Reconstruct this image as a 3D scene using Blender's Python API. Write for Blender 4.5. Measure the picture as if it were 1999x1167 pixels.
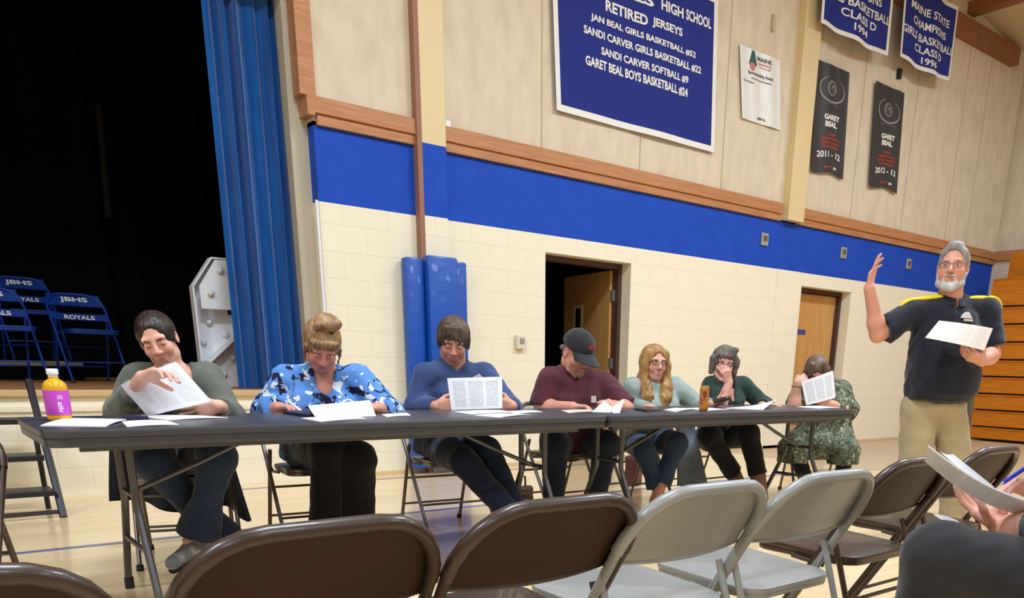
import bpy, bmesh, math, random
import numpy as np
from mathutils import Vector, Matrix
random.seed(7)
scn = bpy.context.scene
COL = scn.collection
for o in list(bpy.data.objects): bpy.data.objects.remove(o)

# ------------------------------------------------------------------ camera
F, CX, CY = 1573.94, 1153.65, 1205.95
YAW, PIT, ROL, CH, WY = .701815, -.303667, .0248715, .9966, 6.86
_fw = Vector((math.sin(YAW)*math.cos(PIT), math.cos(YAW)*math.cos(PIT), math.sin(PIT)))
_r = Vector((math.cos(YAW), -math.sin(YAW), 0)); _u = _r.cross(_fw)
CR = math.cos(ROL)*_r+math.sin(ROL)*_u
CU = -math.sin(ROL)*_r+math.cos(ROL)*_u
CO = Vector((0, 0, CH))
cam = bpy.data.cameras.new('camera'); camo = bpy.data.objects.new('camera', cam); COL.objects.link(camo)
camo.matrix_world = Matrix.Translation(CO) @ Matrix((CR, CU, -_fw)).transposed().to_4x4()
cam.sensor_fit = 'HORIZONTAL'; cam.sensor_width = 36; cam.lens = F/1999*36
cam.shift_x = (999.5-CX)/1999; cam.shift_y = (CY-583.5)/1999
cam.clip_start = .05
scn.camera = camo
def ray(x, y): return (x-CX)/F*CR-(y-CY)/F*CU+_fw
def AT(x, y, ax, v):            # where the sight line through a photo pixel meets the plane axis = v
    d = ray(x, y); return CO+d*((v-CO[ax])/d[ax])
def PD(x, y, dep): return CO+ray(x, y)*dep
def DEP(p): return (Vector(p)-CO).dot(_fw)

# ------------------------------------------------------------------ light
wd = bpy.data.worlds.new('world'); scn.world = wd; wd.use_nodes = True
wd.node_tree.nodes['Background'].inputs[0].default_value = (1, .95, .88, 1)
wd.node_tree.nodes['Background'].inputs[1].default_value = .35
for lx in (-3.5, 1.5, 6.5, 11.2):
    for ly in (-6.5, -2.2, 2.4):
        la = bpy.data.lights.new('gym_light', 'AREA'); la.shape = 'RECTANGLE'; la.size = 1.6; la.size_y = .8
        la.energy = {-6.5: 45, -2.2: 125, 2.4: 270}[ly]*(.72 if lx > 10 else 1); la.color = (.74, .87, 1.0)
        lo = bpy.data.objects.new('gym_light', la); COL.objects.link(lo); lo.location = (lx, ly, 5.75)
scn.view_settings.view_transform = 'Standard'; scn.view_settings.look = 'None'
scn.view_settings.exposure = 0.0; scn.view_settings.gamma = 1; scn.view_settings.use_curve_mapping = False

# ------------------------------------------------------------------ materials
def lin(c):
    return tuple((v/255/12.92 if v/255 <= .04045 else ((v/255+.055)/1.055)**2.4) for v in c)+(1,)
MATS = {}
def mat(name, col, rough=.6, metal=0, noise=None, bump=None, spec=.5, coat=0, attr=None, sheen=0):
    """noise=(scale, second colour, xyz stretch, lo, hi)  bump=(scale, strength, stretch)"""
    if name in MATS: return MATS[name]
    m = bpy.data.materials.new(name); m.use_nodes = True; nt = m.node_tree; b = nt.nodes['Principled BSDF']
    b.inputs['Base Color'].default_value = lin(col); b.inputs['Roughness'].default_value = rough
    b.inputs['Metallic'].default_value = metal; b.inputs['Specular IOR Level'].default_value = spec
    b.inputs['Coat Weight'].default_value = coat; b.inputs['Sheen Weight'].default_value = sheen
    def coords(st):
        g = nt.nodes.new('ShaderNodeTexCoord'); mp = nt.nodes.new('ShaderNodeMapping'); mp.inputs['Scale'].default_value = st
        nt.links.new(g.outputs['Object'], mp.inputs[0]); return mp.outputs[0]
    if noise:
        sc, c2, st, lo, hi = noise
        n = nt.nodes.new('ShaderNodeTexNoise'); n.inputs['Scale'].default_value = sc; n.inputs['Detail'].default_value = 6
        nt.links.new(coords(st), n.inputs['Vector'])
        r = nt.nodes.new('ShaderNodeValToRGB'); r.color_ramp.elements[0].position = lo; r.color_ramp.elements[1].position = hi
        r.color_ramp.elements[0].color = lin(col); r.color_ramp.elements[1].color = lin(c2)
        nt.links.new(n.outputs['Fac'], r.inputs[0]); nt.links.new(r.outputs[0], b.inputs['Base Color'])
    if attr:
        a = nt.nodes.new('ShaderNodeAttribute'); a.attribute_name = attr
        nt.links.new(a.outputs['Color'], b.inputs['Base Color'])
    if bump:
        sc, s, st = bump
        n = nt.nodes.new('ShaderNodeTexNoise'); n.inputs['Scale'].default_value = sc; n.inputs['Detail'].default_value = 4
        nt.links.new(coords(st), n.inputs['Vector'])
        bp = nt.nodes.new('ShaderNodeBump'); bp.inputs['Strength'].default_value = s; bp.inputs['Distance'].default_value = .01
        nt.links.new(n.outputs['Fac'], bp.inputs['Height']); nt.links.new(bp.outputs[0], b.inputs['Normal'])
    MATS[name] = m; return m
def brick(m, w, h, c1, c2, cm, mort, bump=.3, vert=True, offset=.5):
    nt = m.node_tree; b = nt.nodes['Principled BSDF']
    g = nt.nodes.new('ShaderNodeTexCoord'); mp = nt.nodes.new('ShaderNodeMapping')
    if vert: mp.inputs['Rotation'].default_value = (math.radians(-90), 0, 0)
    t = nt.nodes.new('ShaderNodeTexBrick'); t.inputs['Scale'].default_value = 1; t.inputs['Brick Width'].default_value = w
    t.inputs['Row Height'].default_value = h; t.inputs['Mortar Size'].default_value = mort; t.inputs['Mortar Smooth'].default_value = .6
    t.inputs['Color1'].default_value = lin(c1); t.inputs['Color2'].default_value = lin(c2); t.inputs['Mortar'].default_value = lin(cm)
    t.offset = offset
    nt.links.new(g.outputs['Object'], mp.inputs[0]); nt.links.new(mp.outputs[0], t.inputs['Vector'])
    nt.links.new(t.outputs['Color'], b.inputs['Base Color'])
    bp = nt.nodes.new('ShaderNodeBump'); bp.inputs['Strength'].default_value = bump; bp.inputs['Distance'].default_value = .006; bp.invert = True
    nt.links.new(t.outputs['Fac'], bp.inputs['Height']); nt.links.new(bp.outputs[0], b.inputs['Normal'])
CREAM = mat('cream_block', (240, 229, 203), .6, spec=.3)
brick(CREAM, .4064, .2032, (241, 230, 204), (240, 229, 203), (234, 222, 195), .005)
BLUE = mat('blue_wall_paint', (26, 74, 182), .6, noise=(5, (22, 70, 176), (1, 1, 1), .4, .6), spec=.2)
PANEL = mat('wall_panel', (220, 203, 178), .8, noise=(4, (208, 190, 164), (2, 2, .8), .4, .7), bump=(60, .08, (1, 1, .3)))
YELLOW = mat('column_paint', (222, 198, 148), .5)
WOOD = mat('trim_wood', (190, 132, 84), .45, noise=(5, (168, 108, 62), (.6, 6, 12), .35, .7))
DKWOOD = mat('beam_wood', (150, 98, 56), .6, noise=(5, (122, 74, 40), (1, 6, 12), .35, .7))
BLEACH = mat('bleacher_wood', (204, 122, 16), .5, noise=(4, (180, 98, 10), (6, .7, 10), .35, .7), spec=.3)
FLOORM = mat('gym_floor', (226, 198, 152), .22, coat=.25)
brick(FLOORM, 1.9, .057, (240, 212, 168), (231, 201, 154), (214, 184, 140), .0012, .05, False, .37)
BEIGE = mat('beige_floor_paint', (196, 170, 136), .35)
BLUELINE = mat('blue_floor_line', (96, 100, 150), .3)
BLACKCLOTH = mat('black_stage_cloth', (9, 9, 11), .95, spec=.05)
STAGEWOOD = mat('stage_floor_wood', (176, 124, 78), .5, noise=(4, (150, 100, 60), (1, 8, 8), .35, .7))
CURTAIN = mat('blue_velour', (8, 78, 148), .85, sheen=.4, noise=(5, (5, 62, 124), (4, 4, .3), .4, .65), spec=.1)
MAROON = mat('door_frame_paint', (74, 48, 40), .5)
DOORW = mat('door_veneer', (206, 156, 92), .4, noise=(4, (190, 136, 74), (8, 8, .7), .35, .7))
DARKGREY = mat('dark_room_paint', (30, 28, 27), .9)  # near-black colour stands in for the hallway's lack of light
STEEL = mat('brushed_steel', (190, 190, 186), .35, .8)
WHITE = mat('white_paint', (236, 236, 240), .5)
BROWNM = mat('brown_enamel', (58, 41, 31), .36, .0, spec=.45, coat=.18)
GREYM = mat('grey_enamel', (142, 142, 138), .35, spec=.6, coat=.15)
BLUEM = mat('blue_enamel', (12, 48, 126), .45, spec=.3)
SILVER = mat('chair_steel', (128, 120, 112), .35, .6)
BLACKM = mat('black_metal', (40, 38, 42), .4, .3)
RUBBER = mat('black_rubber', (24, 24, 26), .7)
TABLETOP = mat('table_plastic', (66, 67, 73), .34, spec=.5, noise=(300, (58, 59, 64), (1, 1, 1), .4, .6))
TABLELEG = mat('table_leg_metal', (92, 92, 96), .35, .6)
BANNERBLUE = mat('banner_blue', (38, 48, 126), .8, spec=.2, bump=(3, .2, (1, 1, 1)))
BANNERWHITE = mat('banner_white', (232, 228, 222), .8)
BANNERBLACK = mat('banner_black', (48, 46, 48), .5)
REDINK = mat('red_ink', (190, 66, 48), .7)
GREYINK = mat('grey_ink', (150, 148, 148), .7)
DARKINK = mat('dark_ink', (84, 76, 76), .7)
GREENINK = mat('green_ink', (42, 92, 74), .7)
PAD = mat('blue_vinyl', (10, 76, 172), .4, coat=.12, bump=(7, .35, (1, 1, 2.2)))
PLASTIC = mat('ivory_plastic', (222, 212, 190), .45)

# ------------------------------------------------------------------ mesh helpers
class MB:
    def __init__(s): s.v = []; s.f = []; s.m = []
    def add(s, vs, fs, mi=0):
        k = len(s.v); s.v += [tuple(v) for v in vs]; s.f += [tuple(i+k for i in f) for f in fs]; s.m += [mi]*len(fs); return s
    def box(s, x0, x1, y0, y1, z0, z1, mi=0, M=None):
        vs = [Vector((x, y, z)) for x in (x0, x1) for y in (y0, y1) for z in (z0, z1)]
        if M is not None: vs = [M @ v for v in vs]
        return s.add(vs, [(0, 1, 3, 2), (4, 6, 7, 5), (0, 4, 5, 1), (2, 3, 7, 6), (0, 2, 6, 4), (1, 5, 7, 3)], mi)
    def tube(s, pts, r, n=10, mi=0, flat=1, cap=True):
        pts = [Vector(p) for p in pts]; rs = r if isinstance(r, (list, tuple)) else [r]*len(pts)
        rings = []; up = None
        for i, p in enumerate(pts):
            a = pts[max(0, i-1)]; b = pts[min(len(pts)-1, i+1)]; t = (b-a).normalized()
            if up is None:
                up = Vector((0, 0, 1)) if abs(t.z) < .9 else Vector((1, 0, 0))
            x = t.cross(up)
            if x.length < 1e-4: x = t.orthogonal()
            x.normalize(); y = x.cross(t); up = y
            rings.append([p+x*math.cos(2*math.pi*k/n)*rs[i]*flat+y*math.sin(2*math.pi*k/n)*rs[i] for k in range(n)])
        vs = [v for q in rings for v in q]; fs = []
        for i in range(len(pts)-1):
            for k in range(n): fs.append((i*n+k, i*n+(k+1) % n, (i+1)*n+(k+1) % n, (i+1)*n+k))
        if cap: fs += [tuple(range(n))[::-1], tuple((len(pts)-1)*n+k for k in range(n))]
        return s.add(vs, fs, mi)
    def lathe(s, prof, c, n=24, mi=0):
        vs = []; fs = []
        for r, z in prof:
            vs += [(c[0]+r*math.cos(2*math.pi*k/n), c[1]+r*math.sin(2*math.pi*k/n), c[2]+z) for k in range(n)]
        for i in range(len(prof)-1):
            for k in range(n): fs.append((i*n+k, i*n+(k+1) % n, (i+1)*n+(k+1) % n, (i+1)*n+k))
        fs += [tuple(range(n))[::-1], tuple((len(prof)-1)*n+k for k in range(n))]
        return s.add(vs, fs, mi)
    def prism(s, poly, fn, d0, d1, mi=0):
        """poly in 2D, fn(u, v, d) -> 3D"""
        n = len(poly); vs = [fn(u, v, d0) for u, v in poly]+[fn(u, v, d1) for u, v in poly]
        return s.add(vs, [tuple(range(n))[::-1], tuple(range(n, 2*n))]+[(i, (i+1) % n, n+(i+1) % n, n+i) for i in range(n)], mi)
    def sheet(s, fn, nu, nv, t=.0008, mi=0):
        """fn(u, v) -> point; thickness along the sheet normal"""
        P = [[Vector(fn(i/nu, j/nv)) for j in range(nv+1)] for i in range(nu+1)]
        a = []; b = []
        for i in range(nu+1):
            for j in range(nv+1):
                du = P[min(nu, i+1)][j]-P[max(0, i-1)][j]; dv = P[i][min(nv, j+1)]-P[i][max(0, j-1)]
                nn = du.cross(dv); nn = nn.normalized() if nn.length > 1e-12 else Vector((0, 0, 1))
                a.append(P[i][j]+nn*t/2); b.append(P[i][j]-nn*t/2)
        N = (nu+1)*(nv+1); q = lambda i, j: i*(nv+1)+j; fs = []
        for i in range(nu):
            for j in range(nv):
                fs.append((q(i, j), q(i+1, j), q(i+1, j+1), q(i, j+1)))
                fs.append((N+q(i, j), N+q(i, j+1), N+q(i+1, j+1), N+q(i+1, j)))
        for i in range(nu):
            fs.append((q(i, 0), N+q(i, 0), N+q(i+1, 0), q(i+1, 0))); fs.append((q(i, nv), q(i+1, nv), N+q(i+1, nv), N+q(i, nv)))
        for j in range(nv):
            fs.append((q(0, j), q(0, j+1), N+q(0, j+1), N+q(0, j))); fs.append((q(nu, j), N+q(nu, j), N+q(nu, j+1), q(nu, j+1)))
        return s.add(a+b, fs, mi)
    def build(s, name, mats, parent=None, smooth=35, bevel=0):
        me = bpy.data.meshes.new(name); me.from_pydata(s.v, [], s.f); me.update()
        if not isinstance(mats, (list, tuple)): mats = [mats]
        for m in mats: me.materials.append(m)
        me.polygons.foreach_set('material_index', s.m)
        bm = bmesh.new(); bm.from_mesh(me); bmesh.ops.recalc_face_normals(bm, faces=bm.faces)
        if bevel: bmesh.ops.bevel(bm, geom=[e for e in bm.edges if len(e.link_faces) == 2 and e.calc_face_angle() > .6], offset=bevel, segments=2, affect='EDGES', profile=.5)
        bm.to_mesh(me); bm.free()
        o = bpy.data.objects.new(name, me); COL.objects.link(o)
        if smooth:
            me.polygons.foreach_set('use_smooth', [True]*len(me.polygons)); me.set_sharp_from_angle(angle=math.radians(smooth))
        if parent is not None:
            o.parent = parent; o.matrix_parent_inverse = Matrix.Identity(4)
        return o
def tag(o, label, cat, group=None):
    o['label'] = label; o['category'] = cat
    if group: o['group'] = group
    return o
def thing(name, label, cat, loc=(0, 0, 0), rz=0, group=None):
    o = bpy.data.objects.new(name, None); COL.objects.link(o); o.location = loc; o.rotation_euler = (0, 0, rz)
    o.empty_display_size = .05
    return tag(o, label, cat, group)
def struct(o): o['kind'] = 'structure'; return o
def dup(root, loc=None, rz=None, label=None, group=None):
    def cp(o, par):
        c = o.copy(); COL.objects.link(c)
        if par is not None: c.parent = par
        for ch in o.children: cp(ch, c)
        return c
    r = cp(root, None)
    if loc is not None: r.location = loc
    if rz is not None: r.rotation_euler = (0, 0, rz)
    if label: r['label'] = label
    if group: r['group'] = group
    return r
def arc(c, r, a0, a1, n=8):
    return [(c[0]+r*math.cos(a0+(a1-a0)*i/n), c[1]+r*math.sin(a0+(a1-a0)*i/n)) for i in range(n+1)]
def rrect(x0, x1, y0, y1, r, n=6):
    p = math.pi
    return arc((x1-r, y1-r), r, 0, p/2, n)+arc((x0+r, y1-r), r, p/2, p, n)+arc((x0+r, y0+r), r, p, 1.5*p, n)+arc((x1-r, y0+r), r, 1.5*p, 2*p, n)
def text_polys(s, off=.02):
    cu = bpy.data.curves.new('t', 'FONT'); cu.body = s; cu.offset = off; cu.resolution_u = 3
    o = bpy.data.objects.new('t', cu); COL.objects.link(o)
    dg = bpy.context.evaluated_depsgraph_get()
    me = bpy.data.meshes.new_from_object(o.evaluated_get(dg))
    v = np.array([q.co[:2] for q in me.vertices]); f = [tuple(p.vertices) for p in me.polygons]
    bpy.data.objects.remove(o); bpy.data.curves.remove(cu); bpy.data.meshes.remove(me)
    v = (v-v.min(0))/(v.max(0)-v.min(0)); return v, f
def letters(mb, s, fn, x0, x1, z0, z1, off=.02, mi=0, slant=0):
    """flat lettering; fn(u, v) -> 3D point on the surface"""
    v, f = text_polys(s, off)
    return mb.add([fn(x0+(x1-x0)*a, z0+(z1-z0)*b+slant*a) for a, b in v], f, mi)

# ------------------------------------------------------------------ room shell
X0, X1, Y0 = -7.0, 14.26, -9.0
BEV = [CREAM, BLUE, PANEL, YELLOW, WOOD]
ZB, ZT, ZP = 2.188, 2.72, 2.91
def roofz(x): return 5.70+.135*(13.9-x)
struct(MB().box(X0, X1, Y0, WY+.3, -.1, 0).build('floor', FLOORM, smooth=0))
struct(MB().add([(7.86, 4.75, .001), (7.86, WY, .001), (X1, WY, .001), (X1, -3, .001), (11.4, -3, .001)], [(0, 4, 3, 2, 1)]).build('floor_border', BEIGE, smooth=0))
ln = MB(); ln.box(X0, 7.86, 4.98, 5.03, 0, .0015); ln.box(1.2, 7.8, 6.60, 6.64, 0, .0015)
struct(ln.build('floor_line', BLUELINE, smooth=0))
w = MB(); T = .30
D1 = (5.105, 6.235); D2 = (9.205, 10.325); DH = 2.033; SX = 2.86
segs = [(SX, D1[0]), (D1[1], D2[0]), (D2[1], X1)]
for a, b in segs: w.box(a, b, WY, WY+T, 0, ZB, 0)
for a, b in (D1, D2): w.box(a, b, WY, WY+T, DH, ZB, 0)
w.box(SX, X1, WY, WY+T, ZB, ZT+.03, 1)
w.add([(SX, WY, ZT), (X1, WY, ZT), (X1, WY, roofz(X1)), (SX, WY, roofz(SX)), (SX, WY+T, ZT), (X1, WY+T, ZT), (X1, WY+T, roofz(X1)), (SX, WY+T, roofz(SX))],
      [(0, 1, 2, 3), (4, 7, 6, 5), (0, 3, 7, 4), (1, 5, 6, 2), (3, 2, 6, 7)], 2)
struct(w.build('wall_back', BEV, smooth=0))
# panel seams
sm = MB()
for x in (5.05, 6.30, 7.55, 10.10, 11.35, 12.60, 13.25): sm.box(x-.006, x+.006, WY-.004, WY, ZP, roofz(x)-.02)
struct(sm.build('trim_0', mat('seam', (184, 166, 138), .8), smooth=0))
# wood rail in two steps
tr = MB()
for a, b in ((SX, 3.73), (3.99, 8.63), (8.95, X1)):
    tr.box(a-.0, b, WY-.055, WY, 2.795, ZP); tr.box(a+.02 if a == SX else a, b, WY-.035, WY, ZT, 2.795)
struct(tr.build('trim_1', WOOD, smooth=0, bevel=.004))
tr = MB(); tr.box(2.76, 2.885, WY-.03, WY+.1, ZP, 4.6); tr.box(2.80, 2.86, WY-.055, WY+.12, 2.775, ZP)
struct(tr.build('trim_2', WOOD, smooth=0))
c = MB(); c.box(3.76, 3.99, WY-.07, WY, 0, ZB, 0); c.box(3.76, 3.99, WY-.07, WY, ZB, 2.742, 1); c.box(3.76, 3.99, WY-.07, WY, 2.742, 6.9, 2)
c.box(3.715, 3.76, WY-.075, WY, 0, 6.9, 3)
struct(c.build('trim_3', [CREAM, BLUE, YELLOW, mat('brown_strip', (150, 104, 80), .6)], smooth=0))
c = MB(); c.box(8.68, 8.99, WY-.10, WY, 2.735, 6.3, 2); c.box(8.68, 9.16, WY-.012, WY, 0, ZB, 0)
struct(c.build('trim_4', [CREAM, BLUE, YELLOW], smooth=0))
# proscenium reveal and thin white pipe by the curtain
c = MB(); c.box(2.72, 2.86, WY+.12, WY+.40, 0, 5.0)
struct(c.build('trim_5', mat('reveal_paint', (188, 176, 152), .7), smooth=0))
struct(MB().tube([(2.835, WY-.02, .0), (2.835, WY-.02, 2.19)], .012).build('trim_6', WHITE))
struct(MB().box(SX, D1[0], WY-.012, WY, 0, .035).box(D1[1], D2[0], WY-.012, WY, 0, .035).box(D2[1], X1, WY-.012, WY, 0, .035).build('baseboard_back', mat('base_strip', (214, 186, 144), .6), smooth=0))
# stage
st = MB(); st.box(X0, SX, WY, WY+.06, 0, .70, 0); st.box(X0, SX, WY-.02, WY, .60, .635, 0)
struct(st.build('wall_stage_front', CREAM, smooth=0))
struct(MB().box(X0, SX, WY-.035, WY+.02, .70, .745).build('trim_7', mat('stage_nosing', (206, 172, 124), .5), smooth=0, bevel=.006))
struct(MB().box(X0, 4.05, WY+.02, 11.3, .65, .745).build('floor_stage', STAGEWOOD, smooth=0))
struct(MB().box(X0, SX, WY, WY+.3, 3.6, roofz(X0)).build('wall_stage_header', PANEL, smooth=0))  # out of view; lower edge brought down to shade the stage
struct(MB().box(X0-.1, 4.8, 11.2, 11.3, .7, 5.5).box(4.7, 4.8, WY+.3, 11.3, .7, 5.5).box(X0-.1, X0, WY+.3, 11.3, .7, 5.5).box(X0, 4.8, WY+.3, 11.3, 5.4, 5.5).build('wall_stage', BLACKCLOTH, smooth=0))
def drape(x0, x1, y, z0, z1, folds, amp, lean=0, n=160, seed=1):
    rnd = random.Random(seed); ph = [rnd.uniform(0, 6.28) for _ in range(4)]
    def fn(u, v):
        x = x0+(x1-x0)*u+lean*(1-v)
        a = amp*(.55+.45*math.sin(2.1*u*folds+ph[1]))
        yy = y+a*math.sin(2*math.pi*folds*u+ph[0]+.5*math.sin(3*u+ph[2])+.25*(1-v)*math.sin(7*u))+.25*a*math.sin(4.7*math.pi*folds*u+ph[3])
        return (x, yy, z0+(z1-z0)*v)
    return MB().sheet(fn, n, 8, .006)
tag(drape(-5, 4.2, 10.4, .75, 5.2, 26, .05, 0, 300, 3).build('backdrop_curtain', BLACKCLOTH, smooth=60), 'black backdrop curtain hanging across the back of the dark stage', 'curtain')
tag(drape(2.20, 2.80, WY+.26, .75, 4.6, 5.5, .055, -.02, 160, 5).build('stage_curtain', CURTAIN, smooth=60), 'tall blue pleated curtain drawn to the side of the stage opening', 'curtain')
tag(MB().tube([AT(193, 205, 1, 10.2), AT(212, 425, 1, 10.2)], .03).build('pole', mat('dull_grey', (22, 22, 22), .9)), 'dim grey upright pole at the back of the dark stage', 'pole')  # thin tube added for a faint upright gap in the backdrop curtain
# other walls and roof
struct(MB().box(X1, X1+.2, Y0, WY+.3, 0, 6.2).build('wall_right', PANEL, smooth=0))
struct(MB().box(13.95, 14.16, WY-.06, WY, 2.9, 5.7).build('trim_11', PANEL, smooth=0))
struct(MB().box(X1-.05, X1, Y0, 6.85, 2.78, 2.92).build('trim_8', WOOD, smooth=0))
struct(MB().box(X0-.2, X0, Y0, WY+.3, 0, 8.7).build('wall_left', PANEL, smooth=0))
struct(MB().box(X0, X1, Y0-.2, Y0, 0, 8.7).build('wall_front', PANEL, smooth=0))
rf = MB(); rf.add([(X0, Y0, roofz(X0)), (X1+.2, Y0, roofz(X1+.2)), (X1+.2, WY+.3, roofz(X1+.2)), (X0, WY+.3, roofz(X0)),
    (X0, Y0, roofz(X0)+.2), (X1+.2, Y0, roofz(X1+.2)+.2), (X1+.2, WY+.3, roofz(X1+.2)+.2), (X0, WY+.3, roofz(X0)+.2)],
    [(0, 1, 2, 3), (4, 7, 6, 5), (0, 3, 7, 4), (1, 5, 6, 2), (3, 2, 6, 7), (0, 4, 5, 1)])
struct(rf.build('ceiling', mat('ceiling_board', (206, 184, 146), .8), smooth=0))
struct(MB().box(8.99, 13.82, WY-.13, WY, 5.44, 5.66).build('trim_9', DKWOOD, smooth=0, bevel=.006))
p0 = AT(1905, 8, 1, WY-.1); b2 = MB(); b2.box(p0.x-.02, p0.x+.16, -2, WY, roofz(p0.x)-.14, roofz(p0.x)+.05)
struct(b2.build('trim_10', DKWOOD, smooth=0))
# doors
def door_reveal(d, i, open_):
    f = MB(); y0, y1 = WY+.14, WY+.26
    f.box(d[0], d[0]+.05, y0, y1, 0, DH-.0); f.box(d[1]-.05, d[1], y0, y1, 0, DH); f.box(d[0]+.05, d[1]-.05, y0, y1, DH-.05, DH)
    dr = struct(f.build('door_%d' % i, MAROON, smooth=0))
    lw = d[1]-d[0]-.11
    lf = MB(); lf.box(0, lw, -.022, .022, .01, DH-.06)
    piv = Matrix.Translation((d[1]-.055, y1-.02 if open_ else y0+.08, 0)) @ Matrix.Rotation(math.pi-math.radians(open_), 4, 'Z')
    leaf = lf.build('leaf', DOORW, dr, smooth=0); leaf.matrix_local = piv
    if open_:
        g = MB(); u0, u1, z0, z1 = lw*.60, lw*.60+.13, 1.02, 1.62
        for yy in (.022, -.03):
            g.box(u0-.035, u0, yy, yy+.008, z0, z1); g.box(u1, u1+.035, yy, yy+.008, z0, z1); g.box(u0-.035, u1+.035, yy, yy+.008, z1, z1+.035); g.box(u0-.035, u1+.035, yy, yy+.008, z0-.035, z0)
        g.build('window_frame', mat('pale_wood', (214, 180, 128), .5), leaf, smooth=0)
        MB().box(u0, u1, -.026, .026, z0, z1).build('window_pane', mat('dark_glass', (22, 20, 18), .1), leaf, smooth=0)
    else:
        MB().box(lw*.62, lw*.62+.235, .022, .03, 1.46, 1.52).build('door_sign', mat('sign_blue', (60, 66, 140), .5), leaf, smooth=0)
        MB().tube([(.08, .02, .98), (.08, .075, .98), (.2, .075, .98)], .011).build('handle', STEEL, leaf)
    h = MB()
    for z in (.25, 1.02, 1.72): h.box(d[1]-.075, d[1]-.05, y0+.055, y1-.01, z-.055, z+.055)
    h.build('hinge', STEEL, dr, smooth=0)
    return dr
door_reveal(D1, 1, 99); door_reveal(D2, 2, 0)
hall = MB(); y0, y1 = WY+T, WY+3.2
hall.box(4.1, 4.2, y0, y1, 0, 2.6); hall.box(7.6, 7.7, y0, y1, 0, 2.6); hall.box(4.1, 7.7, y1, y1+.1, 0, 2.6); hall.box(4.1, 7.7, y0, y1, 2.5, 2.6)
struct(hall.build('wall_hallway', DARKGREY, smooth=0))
struct(MB().box(4.8, 7.7, WY+.3, y1, -.1, 0).build('floor_hallway', mat('hall_floor', (54, 46, 38), .5), smooth=0))  # floor colour darkened too, as shade of the unlit hallway
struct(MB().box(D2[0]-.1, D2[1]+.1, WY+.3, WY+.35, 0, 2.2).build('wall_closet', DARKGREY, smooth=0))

# ------------------------------------------------------------------ fittings on the wall
def wallbox(name, x, z, w_, h_, d, m, label, cat, inner=None, group=None):
    t = thing(name, label, cat, (x, WY, z), 0, group)
    MB().box(-w_/2, w_/2, -d, 0, -h_/2, h_/2).build('housing', m, t, smooth=0, bevel=.006)
    if inner: MB().box(-w_*.22, w_*.26, -d-.006, -d, -h_*.12, h_*.28).build('face_plate', inner, t, smooth=0)
    return t
wallbox('card_reader', 4.79, 1.195, .105, .125, .05, PLASTIC, 'small ivory control box on the cream wall left of the open doorway', 'control box', mat('reader_grey', (150, 142, 130), .4))
for x, z, lb in ((8.38, 2.49, 'metal wall socket in the blue band, nearest the tall yellow column'), (10.03, 2.50, 'metal wall socket in the blue band, above the closed wooden door'), (11.68, 2.51, 'metal wall socket in the blue band, beside the standing man\'s head')):
    wallbox('wall_socket', x, z, .13, .14, .02, STEEL, lb, 'socket', mat('socket_dark', (90, 84, 80), .5), 'wall sockets in the blue band')
wallbox('sensor', 4.03, 2.90, .05, .11, .05, WHITE, 'small white sensor on the edge of the yellow column by the wood rail', 'sensor')
wallbox('conduit_box', 8.227, 4.67, .05, .16, .03, mat('conduit', (186, 172, 152), .5), 'small pale conduit box high on the panel wall above the white poster', 'box')
wallbox('banner_clip', 10.82, 4.72, .06, .11, .05, RUBBER, 'small black clip on the wall between the two blue championship banners', 'clip')

# ------------------------------------------------------------------ banners
def banner(name, label, cat, x0, x1, z0, z1, m, border, wave, group=None, gap=.03, skew=0, hemcurve=0, xr_top=None):
    ph = random.uniform(0, 6)
    def fn(x, z, off=0):
        u = (x-x0)/(x1-x0); v = (z-z0)/(z1-z0)
        return (x+skew*v, WY-gap-wave*(1+math.sin(9*u+ph)*(1-.6*v)+.5*math.sin(17*u+2*ph))-off, z+hemcurve*math.sin(math.pi*2*u+1)*(1-v))
    t = thing(name, label, cat, (0, 0, 0), 0, group)
    MB().sheet(lambda a, b: fn(x0+(x1-x0)*a, z0+(z1-z0)*b), 60, 40, .004).build('cloth', m, t, smooth=60)
    if border:
        s = MB()
        for a0, a1, b0, b1 in ((x0-.0, x1+.0, z0-.0, z0+border), (x0, x1, z1-border, z1), (x0, x0+border, z0+border, z1-border), (x1-border, x1, z0+border, z1-border)):
            s.sheet(lambda a, b: fn(a0+(a1-a0)*a, b0+(b1-b0)*b, .004), 60, 30, .003)
        s.build('border', BANNERWHITE, t, smooth=60)
    return t, (lambda u, v: fn(u, v, .006))
t, fn = banner('retired_jerseys_banner', 'huge blue banner listing retired jerseys in white letters on the panel wall', 'banner', 5.19, 7.37, 3.25, 4.66, BANNERBLUE, .055, .008, skew=-.09)
for s, xa, xb, za, zb in (('BEALS', 5.65, 6.37, 4.345, 4.435), ('HIGH', 6.47, 6.79, 4.355, 4.445), ('SCHOOL', 6.83, 7.20, 4.36, 4.452), ('RETIRED', 5.76, 6.30, 4.175, 4.262), ('JERSEYS', 6.36, 6.79, 4.18, 4.27),
        ('JAN BEAL GIRLS BASKETBALL #52', 5.58, 7.00, 4.045, 4.112), ('SANDI CARVER GIRLS BASKETBALL #22', 5.50, 7.09, 3.93, 4.0),
        ('SANDI CARVER SOFTBALL #9', 5.72, 6.91, 3.805, 3.875), ('GARET BEAL BOYS BASKETBALL #24', 5.53, 6.91, 3.68, 3.765)):
    sk = .09*(za-3.25)/1.41
    letters(MB(), s, fn, xa+sk, xb+sk, za, zb, .032).build('lettering', BANNERWHITE, t, smooth=0)
t, fn = banner('banner', 'white paper poster with a green tree and red emblem beside the big blue banner', 'poster', 7.80, 8.50, 3.665, 4.345, mat('poster_white', (228, 226, 220), .35, bump=(6, .3, (1, 1, 1))), 0, .008, gap=.012, skew=-.12)
t.name = 'poster'
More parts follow.
